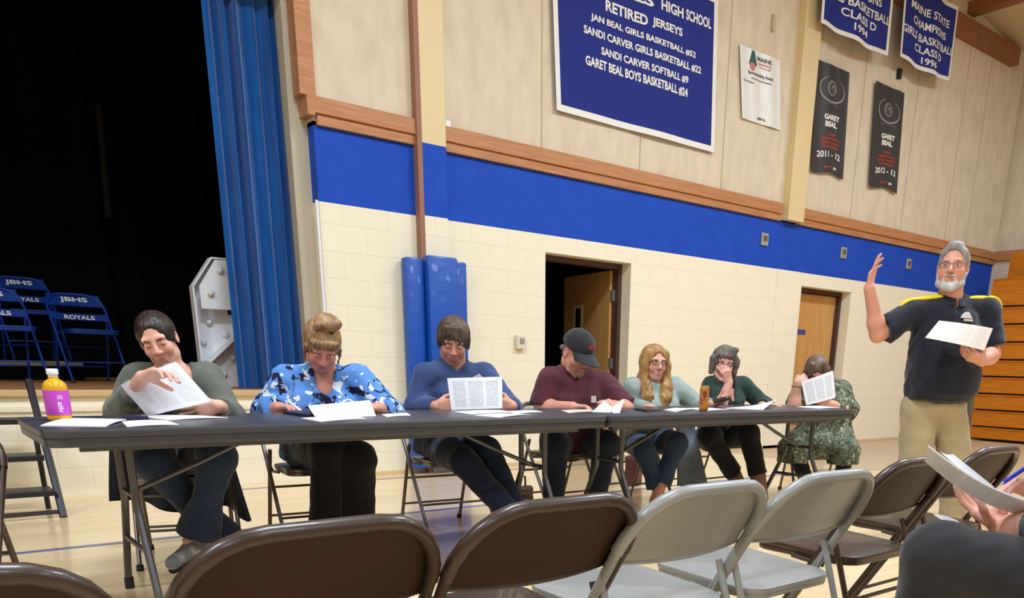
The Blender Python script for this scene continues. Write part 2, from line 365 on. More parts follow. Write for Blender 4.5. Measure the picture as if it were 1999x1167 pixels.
q = MB(); q.add([fn(7.95, 4.20), fn(8.09, 4.20), fn(8.05, 4.335), fn(8.01, 4.335)], [(0, 1, 2, 3)]); q.build('green_emblem', GREENINK, t, smooth=0)
q = MB(); q.add([fn(7.96+.05+.045*math.cos(a*.52), 4.185+.04*math.sin(a*.52)) for a in range(12)], [tuple(range(12))])
letters(q, 'BASKETBALL', fn, 8.12, 8.34, 4.225, 4.245); letters(q, 'SCHOLARS', fn, 8.14, 8.32, 4.195, 4.212); q.build('red_emblem', mat('faded_red', (196, 120, 110), .7), t, smooth=0)
for s, a in (('MAINE', (8.10, 8.34, 4.26, 4.30)), ('Sportsmanship Award', (7.93, 8.36, 4.10, 4.145)), ('Good Sports', (7.84, 8.03, 4.02, 4.045)), ('2018 Boys Basketball', (7.98, 8.32, 4.065, 4.085)), ('MPA', (8.08, 8.22, 3.70, 3.725))):
    letters(MB(), s, fn, *a).build('lettering', DARKINK, t, smooth=0)
for (x0, x1, z0, z1, yr, sk, lb) in ((9.13, 9.80, 3.35, 4.50, '2011 - 12', -.09, 'long black banner ending 2011 - 12, right of the yellow column'), (10.40, 11.09, 3.36, 4.53, '2012 - 13', -.11, 'long black banner ending 2012 - 13, furthest right of the pair')):
    t, fn = banner('award_banner', lb, 'banner', x0, x1, z0, z1, BANNERBLACK, 0, .008, 'black player award banners', skew=sk, hemcurve=-.02)
    cx = (x0+x1)/2; q = MB()
    for a in range(44):
        a0, a1 = .18*math.pi+a*.038*math.pi, .18*math.pi+(a+1)*.038*math.pi
        th = .010+.022*math.sin(math.pi*a/44)
        q.add([fn(cx+.235*math.sin(a0), z0+.90+.125*math.cos(a0)), fn(cx+(.235+th)*math.sin(a0), z0+.90+(.125+th*.55)*math.cos(a0)), fn(cx+(.235+th)*math.sin(a1), z0+.90+(.125+th*.55)*math.cos(a1)), fn(cx+.235*math.sin(a1), z0+.90+.125*math.cos(a1))], [(0, 1, 2, 3)])
    q.build('ring_emblem', GREYINK, t, smooth=0)
    q = MB(); q.add([fn(cx-.02+.10*math.cos(a*.4), z0+.91+.085*math.sin(a*.4)) for a in range(16)], [tuple(range(16))]); letters(q, 'GARET BEAL', fn, cx-.18, cx+.2, z0+.735, z0+.75); q.build('emblem', mat('dim_grey', (112, 108, 104), .6), t, smooth=0)
    q = MB(); letters(q, 'G', lambda u, v: fn(u, v)+Vector((0, -.002, 0)) if False else tuple(np.array(fn(u, v))-np.array((0, .002, 0))), cx-.06, cx+.03, z0+.85, z0+.97, .03); q.build('monogram', BANNERBLACK, t, smooth=0)
    for s, a, b, c_, d_, o_ in (('GARET', -.14, .17, .575, .635, .05), ('BEAL', -.12, .13, .50, .56, .05), (yr, -.24, .24, .17, .24, .025), ('JB', .1, .17, .045, .075, .05)):
        letters(MB(), s, fn, cx+a, cx+b, z0+c_, z0+d_, o_).build('lettering', BANNERWHITE, t, smooth=0)
    q = MB()
    for i, s in enumerate(('1000', 'CAREER POINTS', 'SEASON HONOR', 'AWARD')): letters(q, s, fn, cx-(.07 if i == 0 else .22-.02*i), cx+(.1 if i == 0 else .24-.02*i), z0+.405-i*.045, z0+.432-i*.045, .02)
    letters(q, 'MVP', fn, cx-.1, cx+.07, z0+.05, z0+.075); q.build('red_lettering', REDINK, t, smooth=0)
for (x0, x1, z0, z1, yr, sk, lb) in ((8.80, 10.24, 4.741, 5.84, '1994', -.05, 'blue championship banner for 1994 in the upper right, cut by the frame'), (10.46, 11.77, 4.775, 5.627, '1996', -.05, 'blue championship banner for 1996, right of the 1994 one')):
    t, fn = banner('championship_banner', lb, 'banner', x0, x1, z0, z1, BANNERBLUE, .045, .03, 'blue championship banners', gap=.19, skew=sk, hemcurve=.02)
    q = MB(); W_ = x1-x0
    for s, a, b, z, h in (('MAINE STATE', .13, .86, .575, .085), ('CHAMPIONS', .19, .82, .43, .085), ('GIRLS BASKETBALL', .02, .985, .29, .085), ('CLASS D', .28, .77, .19-.015, .08), (yr, .42, .65, .07, .075)):
        if yr == '1994': z += .02
        letters(MB(), s, fn, x0+W_*a, x0+W_*b, z0+z, z0+z+h, .02).build('lettering', BANNERWHITE, t, smooth=0)

# ------------------------------------------------------------------ wall pad, bleachers
t = thing('wall_pad', 'tall blue vinyl safety pad wrapped around the column behind the seated men', 'safety pad', (3.84, WY, 0))
MB().box(-.30, -.13, -.125, -.02, .05, 1.84).build('side_pad', PAD, t, bevel=.02)
MB().box(-.125, .17, -.19, -.085, .05, 1.865).build('front_pad', PAD, t, bevel=.02)
MB().box(.175, .30, -.125, -.02, .05, 1.845).build('side_pad', PAD, t, bevel=.02)
t = thing('bleachers', 'folded golden wooden bleachers against the right wall behind the standing man', 'bleachers', (13.1, 6.2, 0))
zs = [0.03, .22, .475, .72, .975, 1.225, 1.48, 1.735, 1.99, 2.40]
rows = []
for i in range(9):
    zt = zs[i+1]-.012; xo = .0 if i < 8 else .0
    b = MB(); b.box(xo+.02*(8-i)*0, xo+.04, -6.5, .05, zs[i]+.012, zt); b.box(xo-.012, xo+.25, -6.5, .05, zt-.02, zt)
    b.build('riser_board', BLEACH, t, smooth=0, bevel=.004)
MB().box(.05, 1.1, -6.5, .03, .02, 2.35).build('frame', mat('bleacher_dark', (60, 40, 22), .8), t, smooth=0)
MB().box(.55, .6, -6.5, .1, 2.40, 2.80).build('back_board', BLEACH, t, smooth=0)

# ------------------------------------------------------------------ tables
def table(x0, x1, label, legs, ext=.0):
    t = thing('folding_table', label, 'table', ((x0+x1)/2, 3.68, 0), 0, 'black folding tables')
    L = (x1-x0)/2; D = .38
    m = MB(); m.prism(rrect(-L, L, -D, D, .07), lambda u, v, d: (u, v, d), .715, .742); m.prism(rrect(-L+.006, L-.006, -D+.006, D-.006, .066), lambda u, v, d: (u, v, d), .682, .716)
    m.build('table_top', TABLETOP, t, smooth=40, bevel=.004)
    for lx, sgn in legs:
        lx -= (x0+x1)/2
        for s in (-1, 1):
            MB().tube([(lx, s*.11, .69), (lx, s*.11, .50), (lx, s*.11, .42), (lx+sgn*.0, s*.135, .37), (lx, s*.26, .12), (lx, s*.285, .06), (lx, s*.29, .0)], .015, 12).build('leg', TABLELEG, t)
            MB().tube([(lx, s*.284, .05), (lx, s*.29, .0)], .019, 12).build('foot_cap', RUBBER, t)
        MB().tube([(lx, -.2, .25), (lx, .2, .25)], .011).build('crossbar', TABLELEG, t); MB().tube([(lx, -.11, .66), (lx, .11, .66)], .013).build('crossbar', TABLELEG, t)
        MB().tube([(lx, 0, .46), (lx-sgn*.28, 0, .57), (lx-sgn*.52, 0, .675)], .011).tube([(lx, -.11, .46), (lx, .11, .46)], .011).build('brace', TABLELEG, t)
    for a in (-.25, .22): MB().box(-L+.12, L-.12, a, a+.03, .655, .685).build('side_rail', TABLELEG, t, smooth=0)
    return t
T1 = table(.36, 2.90, 'long black folding table in front of the four people at left', [(.66, -1), (2.66, 1)])
T2 = table(2.905, 5.20, 'black folding table at the right end of the row, under the drink can', [(3.22, -1), (5.08, 1)])

# ------------------------------------------------------------------ folding chairs
def folding_chair(m, label, group=None, slat=False, capm=None, pm=None):
    t = thing('folding_chair', label, 'chair', (0, 0, 0), 0, group)
    top, hw = .738, .228
    def fr(z): return .215-.46*(z/top)          # y of the front frame at height z
    pts = [(-hw, fr(0), 0), (-hw, fr(.45), .45), (-hw, fr(.62), .62)]
    for a in range(7):
        an = math.pi-a*math.pi/12; r = .135
        z = top-r+r*math.sin(an); pts.append((-hw+r+r*math.cos(an), fr(z), z))
    pts += [(-p[0], p[1], p[2]) for p in reversed(pts)]
    MB().tube(pts, [.0125, .0125, .0135]+[.0165]*(len(pts)-6)+[.0135, .0125, .0125], 12, flat=.85).build('front_frame', m, t)
    def bk(u, v):
        z0, z1 = .572, top-.004; z = z0+(z1-z0)*v
        r = .135; hwz = hw-.004
        if z > top-r: hwz = hw-r+math.sqrt(max(0, r*r-(z-(top-r))**2))-.002
        x = (2*u-1)*hwz
        return (x, fr(z)-.026*(1-(x/hw)**2)+.020, z+(.012*(1-(x/hw)**2) if v == 0 else 0)*-1)
    if slat:
        for z0, z1 in ((.64, top), (.52, .575)):
            MB().sheet(lambda u, v: ((2*u-1)*(hw-.004)*(1 if z0+(z1-z0)*v < top-.04 else .93), fr(z0+(z1-z0)*v)-.02*(1-(2*u-1)**2)+.004, z0+(z1-z0)*v), 16, 6, .012).build('back_slat', m, t, smooth=50)
    else:
        MB().sheet(bk, 24, 14, .004).build('backrest', pm or m, t, smooth=50)
        rp = [bk(u/16, 0) for u in range(17)]
        MB().tube(rp, .006, 8).build('back_edge', m, t)
    sp = rrect(-.2, .2, -.155, .245, .07)
    sp = [(x*(1-.10*max(0, (.0-y))/.155), y) for x, y in sp]
    s = MB(); s.prism(sp, lambda u, v, d: (u, v, d-.008*(v < -.05)), .425, .443); s.prism([(x*.985, y*.985) for x, y in sp], lambda u, v, d: (u, v, d), .405, .426)
    s.build('seat', m, t, smooth=40, bevel=.004)
    for sg in (-1, 1):
        x = sg*(hw-.024)
        MB().tube([(x, -.085, .515), (x, -.12, .42), (x, -.27, 0)], .011, 10, flat=.8).build('rear_leg', m, t)
        MB().tube([(x, -.265, .025), (x, -.272, 0)], .016).build('foot_cap', capm or RUBBER, t)
        MB().tube([(sg*hw, fr(.025), .025), (sg*hw, fr(0), 0)], .0165).build('foot_cap', capm or RUBBER, t)
        MB().tube([(sg*hw, fr(.47)-.0, .47), (x, -.06, .40), (x, .06, .41)], .008).build('hinge_arm', m, t)
    for z in (.13, .30): MB().tube([(-hw+.024, -.27+.15*z/.42, z), (hw-.024, -.27+.15*z/.42, z)], .007).build('crossbar', m, t)
    MB().tube([(-hw, fr(.17), .17), (hw, fr(.17), .17)], .007).build('crossbar', m, t)
    return t
CB = folding_chair(BROWNM, '', 'brown folding chairs', pm=mat('brown_panel', (58, 41, 31), .5, spec=.12)); CG = folding_chair(GREYM, '', 'grey folding chairs'); CS = folding_chair(SILVER, '', 'folding chairs behind the tables', capm=RUBBER)
FIRST = {}
def chair(proto, x, y, face, label, group=None):
    """face: heading in degrees of the way the sitter looks, 0 = +y (to the stage wall), clockwise"""
    rz = -math.radians(face)
    if proto.name not in FIRST:
        FIRST[proto.name] = 1; proto.location = (x, y, 0); proto.rotation_euler = (0, 0, rz); proto['label'] = label
        if group: proto['group'] = group
        return proto
    return dup(proto, (x, y, 0), rz, label, group)
G = 'audience chairs in the front row'
chair(CB, -.04, 1.43, 0, 'brown folding chair cut off in the bottom left corner', G)
chair(CB, .495, 1.49, 0, 'large brown folding chair in the foreground, second from the left', G)
chair(CB, .975, 1.475, 0, 'brown folding chair directly left of the grey chairs', G)
chair(CG, 1.395, 1.46, 0, 'grey folding chair beside the brown one, left of the two grey chairs', G)
chair(CG, 1.85, 1.45, 0, 'grey folding chair, right one of the pair', G)
chair(CB, 2.41, 1.52, 0, 'brown folding chair right of the grey pair, partly behind the held papers', G)
chair(CB, 3.06, 1.58, 0, 'brown folding chair at the right edge, behind the writing hand', G)
chair(CB, -.025, 3.46, 205, 'brown folding chair at the left edge in front of the stage steps')
K = 'folding chairs behind the tables'
chair(CS, 1.04, 4.42, 195, 'dark folding chair under the woman in the grey-green sweater', K)
chair(CS, 1.72, 4.45, 185, 'dark folding chair under the woman in the floral blouse', K)
chair(CS, 2.55, 4.43, 185, 'steel folding chair under the man in the blue sweatshirt', K)
chair(CS, 3.42, 4.40, 180, 'folding chair under the man in the maroon shirt and cap', K)
chair(CS, 4.16, 4.45, 180, 'folding chair under the woman with long blonde hair', K)
chair(CS, 4.88, 4.40, 180, 'folding chair under the grey-haired woman in dark green', K)
chair(CS, 5.82, 4.02, 215, 'folding chair under the woman in the olive tunic', K)

# ------------------------------------------------------------------ stage steps and stage furniture
t = thing('stage_steps', 'black metal steps with open treads leading up to the stage at the left edge', 'steps', (.2, 6.4, 0))
for i, (py, y) in enumerate(((815, 6.58), (886, 6.36), (955, 6.14))):
    z = AT(60, py, 1, y).z; MB().box(-.75, .47, y-6.4-.11, y-6.4+.11, z-.035, z).build('tread', BLACKM, t, smooth=0, bevel=.004)
for x in (-.72, .49):
    MB().tube([(x, -.40, .0), (x, -.25, .26), (x, .15, .816)], .022, 8).build('stringer', BLACKM, t)
    MB().tube([(x-.03, .0, .0), (x-.03, .0, .5)], .016, 8).build('post', BLACKM, t)
MB().tube([(-.72, -.38, .035), (.49, -.38, .035)], .013).build('floor_rail', BLACKM, t)
def stage_chair(x, y, rz, label, words):
    t = folding_chair(BLUEM, label, 'blue folding chairs on the stage', slat=True); t.location = (x, y, .745); t.rotation_euler = (0, 0, math.radians(rz))
    top = .745
    def fr(z): return .215-.46*(z/top)
    for s, z0, z1, hw in ((words[0], .668, .718, .11), (words[1], .53, .565, .12)):
        q = MB(); letters(q, s, lambda u, v: (-u, fr(v)-.02*(1-(u/.224)**2)+.0125, v), -hw, hw, z0, z1, .03); q.build('lettering', mat('pale_lettering', (214, 210, 200), .6), t, smooth=0)
    return t
stage_chair(1.40, 8.62, 188, 'blue folding chair with school lettering on the stage, nearest the seated woman', ('JBHS', 'ROYALS'))
stage_chair(.76, 8.40, 188, 'blue folding chair on the stage, cut by the left edge', ('JBHS', 'ROYALS'))
rs = thing('stage_riser', 'low black platform with a pale front edge on the dark stage', 'platform', (-.6, 9.9, .745))
MB().box(-2.4, AT(160, 700, 1, 9.2).x+.6, -.7, .7, 0, .17).build('platform_body', BLACKCLOTH, rs, smooth=0); MB().box(-2.4, AT(160, 700, 1, 9.2).x+.6, -.72, -.70, .125, .17).build('front_edge', mat('dull_edge', (120, 112, 98), .8), rs, smooth=0)
stage_chair(AT(48, 560, 1, 9.6).x, 9.55, 186, 'blue folding chair on the dark stage platform, behind the other two', ('JBHS', 'ROYALS')).location.z = .915
# white plywood prop sign with bulbs
t = thing('marquee_numeral', 'white wooden marquee numeral with round bulbs, half behind the blue curtain', 'stage prop', (tuple(AT(392, 752, 1, 7.62))[0], 7.62, .745), math.radians(-4))
Hh = 1.02; dp = .12
out = [(-.0, 0), (-.0, .76), (.13, Hh), (.66, Hh), (.78, .80), (.78, 0)]
MB().prism([(0, 0), (0, .79), (.165, Hh), (.66, Hh), (.78, .8), (.78, 0)], lambda u, v, d: (u, d, v), .0, .012).build('back_panel', WHITE, t, smooth=0)
rim = MB()
for a, b in (((0, 0), (0, .79)), ((0, .79), (.165, Hh)), ((.165, Hh), (.66, Hh))):
    a = Vector(a); b = Vector(b); n_ = Vector((-(b-a).y, (b-a).x)).normalized()*.012
    rim.prism([a, b, b-n_, a-n_], lambda u, v, d: (u, d, v), -dp, 0)
rim.build('side_rim', WHITE, t, smooth=0)
MB().prism([(.05, .62), (.05, .79), (.19, Hh-.02), (.5, Hh-.02), (.5, .79), (.28, .79), (.28, .62)], lambda u, v, d: (u, d, v), -dp-.012, -dp).build('front_panel', WHITE, t, smooth=0)
MB().box(.27, .62, -.05, -.02, .585, .80).build('black_block', BLACKM, t, smooth=0)
MB().prism([(.02, .18), (.40, .52), (.40, .485), (.06, .18)], lambda u, v, d: (u, d, v), -dp, 0).build('diagonal_shelf', WHITE, t, smooth=0)
for (u, v, yy) in ((.22, .92, -dp-.012), (.13, .74, -dp-.012), (.12, .52, -.0), (.24, .43, 0), (.28, .24, 0), (.19, .10, 0), (.37, .09, 0), (.06, .36, 0)):
    MB().lathe([(.017, 0), (.026, .006), (.026, .02), (.016, .036), (.004, .042)], (0, 0, 0), 14).build('bulb', mat('bulb_glass', (226, 226, 232), .2), t).matrix_local = Matrix.Translation((u, yy, v)) @ Matrix.Rotation(math.radians(90), 4, 'X')

# ------------------------------------------------------------------ figures: smooth bodies grown from joint positions
V3 = lambda *a: np.array(a, float)
_RH = np.array([math.cos(YAW), -math.sin(YAW), 0]); _FH = np.array([math.sin(YAW), math.cos(YAW), 0]); _ZZ = V3(0, 0, 1)
def VV(r, u, t): v = r*_RH+u*_ZZ-t*_FH; return v/np.linalg.norm(v)       # right, up, towards the audience
def PH(x, y, h):
    d = np.array(ray(x, y)); return np.array(CO)+d*(h/(d@_FH))
def unit(v): v = np.asarray(v, float); return v/max(1e-9, np.linalg.norm(v))
class SDF:
    def __init__(s): s.p = []
    def cap(s, a, b, ra, rb=None, k=.015, sub=False, ends=None):
        a = np.asarray(a, float); b = np.asarray(b, float); rb = ra if rb is None else rb; ab = b-a; L = np.linalg.norm(ab)+1e-9
        def f(P):
            q = P-a; t = np.clip(q@ab/(L*L), 0, 1); d = np.linalg.norm(q-t[:, None]*ab, axis=1)-(ra+t*(rb-ra))
            if ends:
                w = q@ab/L
                if ends[0]: d = np.maximum(d, -w)
                if ends[1]: d = np.maximum(d, w-L)
            return d
        r = max(ra, rb); s.p.append((f, k, sub, np.minimum(a, b)-r, np.maximum(a, b)+r)); return s
    def ell(s, c, r, M=None, k=.015, sub=False):
        c = np.asarray(c, float); r = np.asarray(r, float); M = np.eye(3) if M is None else M   # rows of M = axes
        def f(P):
            q = (P-c)@M.T; k0 = np.linalg.norm(q/r, axis=1); k1 = np.linalg.norm(q/(r*r), axis=1)+1e-9; return k0*(k0-1)/k1
        e = np.abs(M.T)@r; s.p.append((f, k, sub, c-e, c+e)); return s
    def box(s, c, r, M=None, rd=.005, k=.006, sub=False):
        c = np.asarray(c, float); r = np.asarray(r, float); M = np.eye(3) if M is None else M
        def f(P):
            q = np.abs((P-c)@M.T)-r+rd; return np.linalg.norm(np.maximum(q, 0), axis=1)+np.minimum(q.max(1), 0)-rd
        e = np.abs(M.T)@r; s.p.append((f, k, sub, c-e, c+e)); return s
    def plane(s, o, n, k=.0):           # cuts away everything on the side n points to
        o = np.asarray(o, float); n = unit(n)
        s.p.append((lambda P: -((P-o)@n), k, True, None, None)); return s
    def loft(s, o, U, L, Fw, prof, k=.02, ex=2.4, cap=(True, True), grow=0.0):
        o = np.asarray(o, float); pr = np.array(prof, float)
        def f(P):
            q = P-o; v = q@U; rx = np.interp(v, pr[:, 0], pr[:, 1])+grow; ry = np.interp(v, pr[:, 0], pr[:, 2])+grow; cy = np.interp(v, pr[:, 0], pr[:, 3])
            u = np.abs(q@L)/rx; w = np.abs(q@Fw-cy)/ry; d = ((u**ex+w**ex)**(1/ex)-1)*np.minimum(rx, ry)
            if cap[0]: d = np.maximum(d, pr[0, 0]-v)
            if cap[1]: d = np.maximum(d, v-pr[-1, 0])
            return d
        r = max(pr[:, 1].max(), pr[:, 2].max()+abs(pr[:, 3]).max())+grow; a = o+U*pr[0, 0]; b = o+U*pr[-1, 0]
        s.p.append((f, k, False, np.minimum(a, b)-r, np.maximum(a, b)+r)); return s
    def mesh(s, name, h, m, parent, post=None, tint=None):
        B = 8
        lo = np.min([p[3] for p in s.p if p[3] is not None and not p[2]], 0)-4*h; hi = np.max([p[4] for p in s.p if p[4] is not None and not p[2]], 0)+4*h
        nb = np.ceil((hi-lo)/h/B).astype(int)+1
        bi = np.stack(np.meshgrid(*[np.arange(q) for q in nb], indexing='ij'), -1).reshape(-1, 3)
        cen = lo+(bi*B+(B-1)/2)*h; R = math.sqrt(3)*B/2*h
        def comb(D, d, k, sub):
            if sub: D = -D
            if k > 0:
                g = np.clip(.5+.5*(D-d)/k, 0, 1); D = D*(1-g)+d*g-k*g*(1-g)
            else: D = np.minimum(D, d)
            return -D if sub else D
        dcs = [p[0](cen) for p in s.p]; dc = np.full(len(cen), 9.)
        for p, d in zip(s.p, dcs): dc = comb(dc, d, p[1], p[2])
        act = np.abs(dc) < 2.2*R+.03
        D = np.where(dc < 0, -1., 1.)[:, None]*np.ones(B**3); D[act] = 9.
        off = np.stack(np.meshgrid(*[np.arange(B)]*3, indexing='ij'), -1).reshape(-1, 3)*h
        for p, d in zip(s.p, dcs):
            ii = np.nonzero(act & (d < 2.2*R+.04+2*p[1]))[0]
            if not len(ii): continue
            P = (lo+bi[ii]*B*h)[:, None, :]+off[None]
            D[ii] = comb(D[ii], p[0](P.reshape(-1, 3)).reshape(len(ii), -1), p[1], p[2])
        if post is not None:
            ii = np.nonzero(act)[0]; P = ((lo+bi[ii]*B*h)[:, None, :]+off[None]).reshape(-1, 3); D[ii] += post(P).reshape(len(ii), -1)
        G = D.reshape(*nb, B, B, B).transpose(0, 3, 1, 4, 2, 5).reshape(nb*B)
        n = np.array(G.shape); S = G < 0
        C = np.zeros(n-1, int)
        for a in (0, 1):
            for b in (0, 1):
                for c in (0, 1): C += S[a:n[0]-1+a, b:n[1]-1+b, c:n[2]-1+c]
        cells = np.argwhere((C > 0) & (C < 8)); idx = np.full(n-1, -1); idx[tuple(cells.T)] = np.arange(len(cells))
        co = np.array([(a, b, c) for a in (0, 1) for b in (0, 1) for c in (0, 1)])
        val = np.stack([G[tuple((cells+o).T)] for o in co], 1); acc = np.zeros((len(cells), 3)); cnt = np.zeros(len(cells))
        for a in range(8):
            for b in range(a+1, 8):
                if np.abs(co[a]-co[b]).sum() != 1: continue
                va, vb = val[:, a], val[:, b]; mk = (va < 0) != (vb < 0); t = np.where(mk, va/np.where(mk, va-vb, 1), 0)
                acc += np.where(mk[:, None], co[a]+t[:, None]*(co[b]-co[a]), 0); cnt += mk
        vs = lo+(cells+acc/cnt[:, None])*h
        fs = []
        for ax in range(3):
            o1, o2 = (ax+1) % 3, (ax+2) % 3
            sl0 = [slice(1, q-1) for q in n]; sl1 = list(sl0); sl0[ax] = slice(0, n[ax]-1); sl1[ax] = slice(1, n[ax])
            a, b = S[tuple(sl0)], S[tuple(sl1)]; e = np.argwhere(a != b); base = e.copy(); base[:, o1] += 1; base[:, o2] += 1
            e1 = np.zeros(3, int); e1[o1] = 1; e2 = np.zeros(3, int); e2[o2] = 1
            q = np.stack([idx[tuple((base-e1-e2).T)], idx[tuple((base-e2).T)], idx[tuple(base.T)], idx[tuple((base-e1).T)]], 1)
            fl = ~a[tuple(e.T)]; q[fl] = q[fl][:, ::-1]; fs.append(q)
        fs = np.concatenate(fs); fs = fs[(fs >= 0).all(1)]
        me = bpy.data.meshes.new(name); me.vertices.add(len(vs)); me.vertices.foreach_set('co', vs.ravel())
        me.loops.add(len(fs)*4); me.loops.foreach_set('vertex_index', fs.ravel().astype(np.int32)); me.polygons.add(len(fs))
        me.polygons.foreach_set('loop_start', np.arange(0, len(fs)*4, 4)); me.update(calc_edges=True); me.validate()
        me.polygons.foreach_set('use_smooth', [True]*len(me.polygons)); me.materials.append(m)
        if tint is not None:
            at = me.attributes.new('tint', 'FLOAT_COLOR', 'POINT'); cl = np.ones((len(vs), 4)); cl[:, :3] = tint(vs); at.data.foreach_set('color', cl.ravel())
        ob = bpy.data.objects.new(name, me); COL.objects.link(ob)
        if parent is not None: ob.parent = parent
        return ob
def vnoise(P, sc, seed=0):
    q = P*sc+seed*13.7
    return (np.sin(q[:, 0]*1.9+1.7*np.sin(q[:, 1]*1.3+q[:, 2]*.7))+np.sin(q[:, 1]*2.3+1.3*np.sin(q[:, 2]*1.7+q[:, 0]))+np.sin(q[:, 2]*2.1+1.5*np.sin(q[:, 0]*1.1+q[:, 1]*1.9)))/3
def hand(S, W, d, n, right=True, curl=(.5, .5, .5), sc=1.0, spread=.12, thumb=.5, fcurl=None):
    """palm, four jointed fingers and a thumb; d = where the fingers point, n = where the palm faces"""
    d = unit(d); n = np.asarray(n, float); n = unit(n-(n@d)*d); s = np.cross(d, n)*(1 if right else -1)
    W = np.asarray(W, float); tips = []
    kn = [(.088, .030), (.092, .010), (.087, -.011), (.078, -.030)]; ln = [(.043, .026, .021), (.047, .029, .022), (.043, .027, .021), (.034, .021, .019)]
    for i, ((a, b), l3) in enumerate(zip(kn, ln)):
        K = W+(d*a+s*b)*sc; S.cap(W+d*.012*sc+s*b*.45*sc, K, .0155*sc, .0115*sc, k=.012*sc)
        dd = unit(d+s*spread*(1.5-i)/1.5*.8); c3 = fcurl[i] if fcurl else curl; ang = 0; p = K; r = .0092*sc*(1 if i < 3 else .88)
        for l, c in zip(l3, c3):
            ang += c; v = dd*math.cos(ang)+n*math.sin(ang); q = p+v*l*sc; S.cap(p, q, r, r*.92, k=.003); p = q; r *= .93
        tips.append(p)
    b0 = W+(d*.022+s*.020)*sc; t1 = unit(s*.75+d*.6+n*thumb); t2 = unit(s*.35+d*.85+n*(thumb+.15)); t3 = unit(s*.12+d*.95+n*(thumb+.2))
    p1 = b0+t1*.042*sc; p2 = p1+t2*.034*sc; p3 = p2+t3*.026*sc
    S.cap(b0, p1, .0165*sc, .0125*sc, k=.012*sc); S.cap(p1, p2, .0115*sc, .0105*sc, k=.004); S.cap(p2, p3, .0105*sc, .009*sc, k=.004)
    return W+d*.09*sc, tips, p3
SKINM = mat('skin', (214, 160, 136), .5, attr='tint', spec=.35)
HAIRS = {}
def hairmat(name, c1, c2, rough=.45):
    return mat('hair_'+name, c1, rough, noise=(26, c2, (1, 1, .16), .35, .65), bump=(90, .4, (1, 1, .12)), spec=.4)
def clothmat(name, c1, c2=None, rough=.85, sheen=.2):
    c2 = c2 or tuple(int(v*.86) for v in c1)
    return mat('cloth_'+name, c1, rough, noise=(7, c2, (1, 1, 1), .35, .7), bump=(160, .12, (1, 1, 1)), spec=.2, sheen=sheen)
LIN = lambda c: np.array(lin(c)[:3])
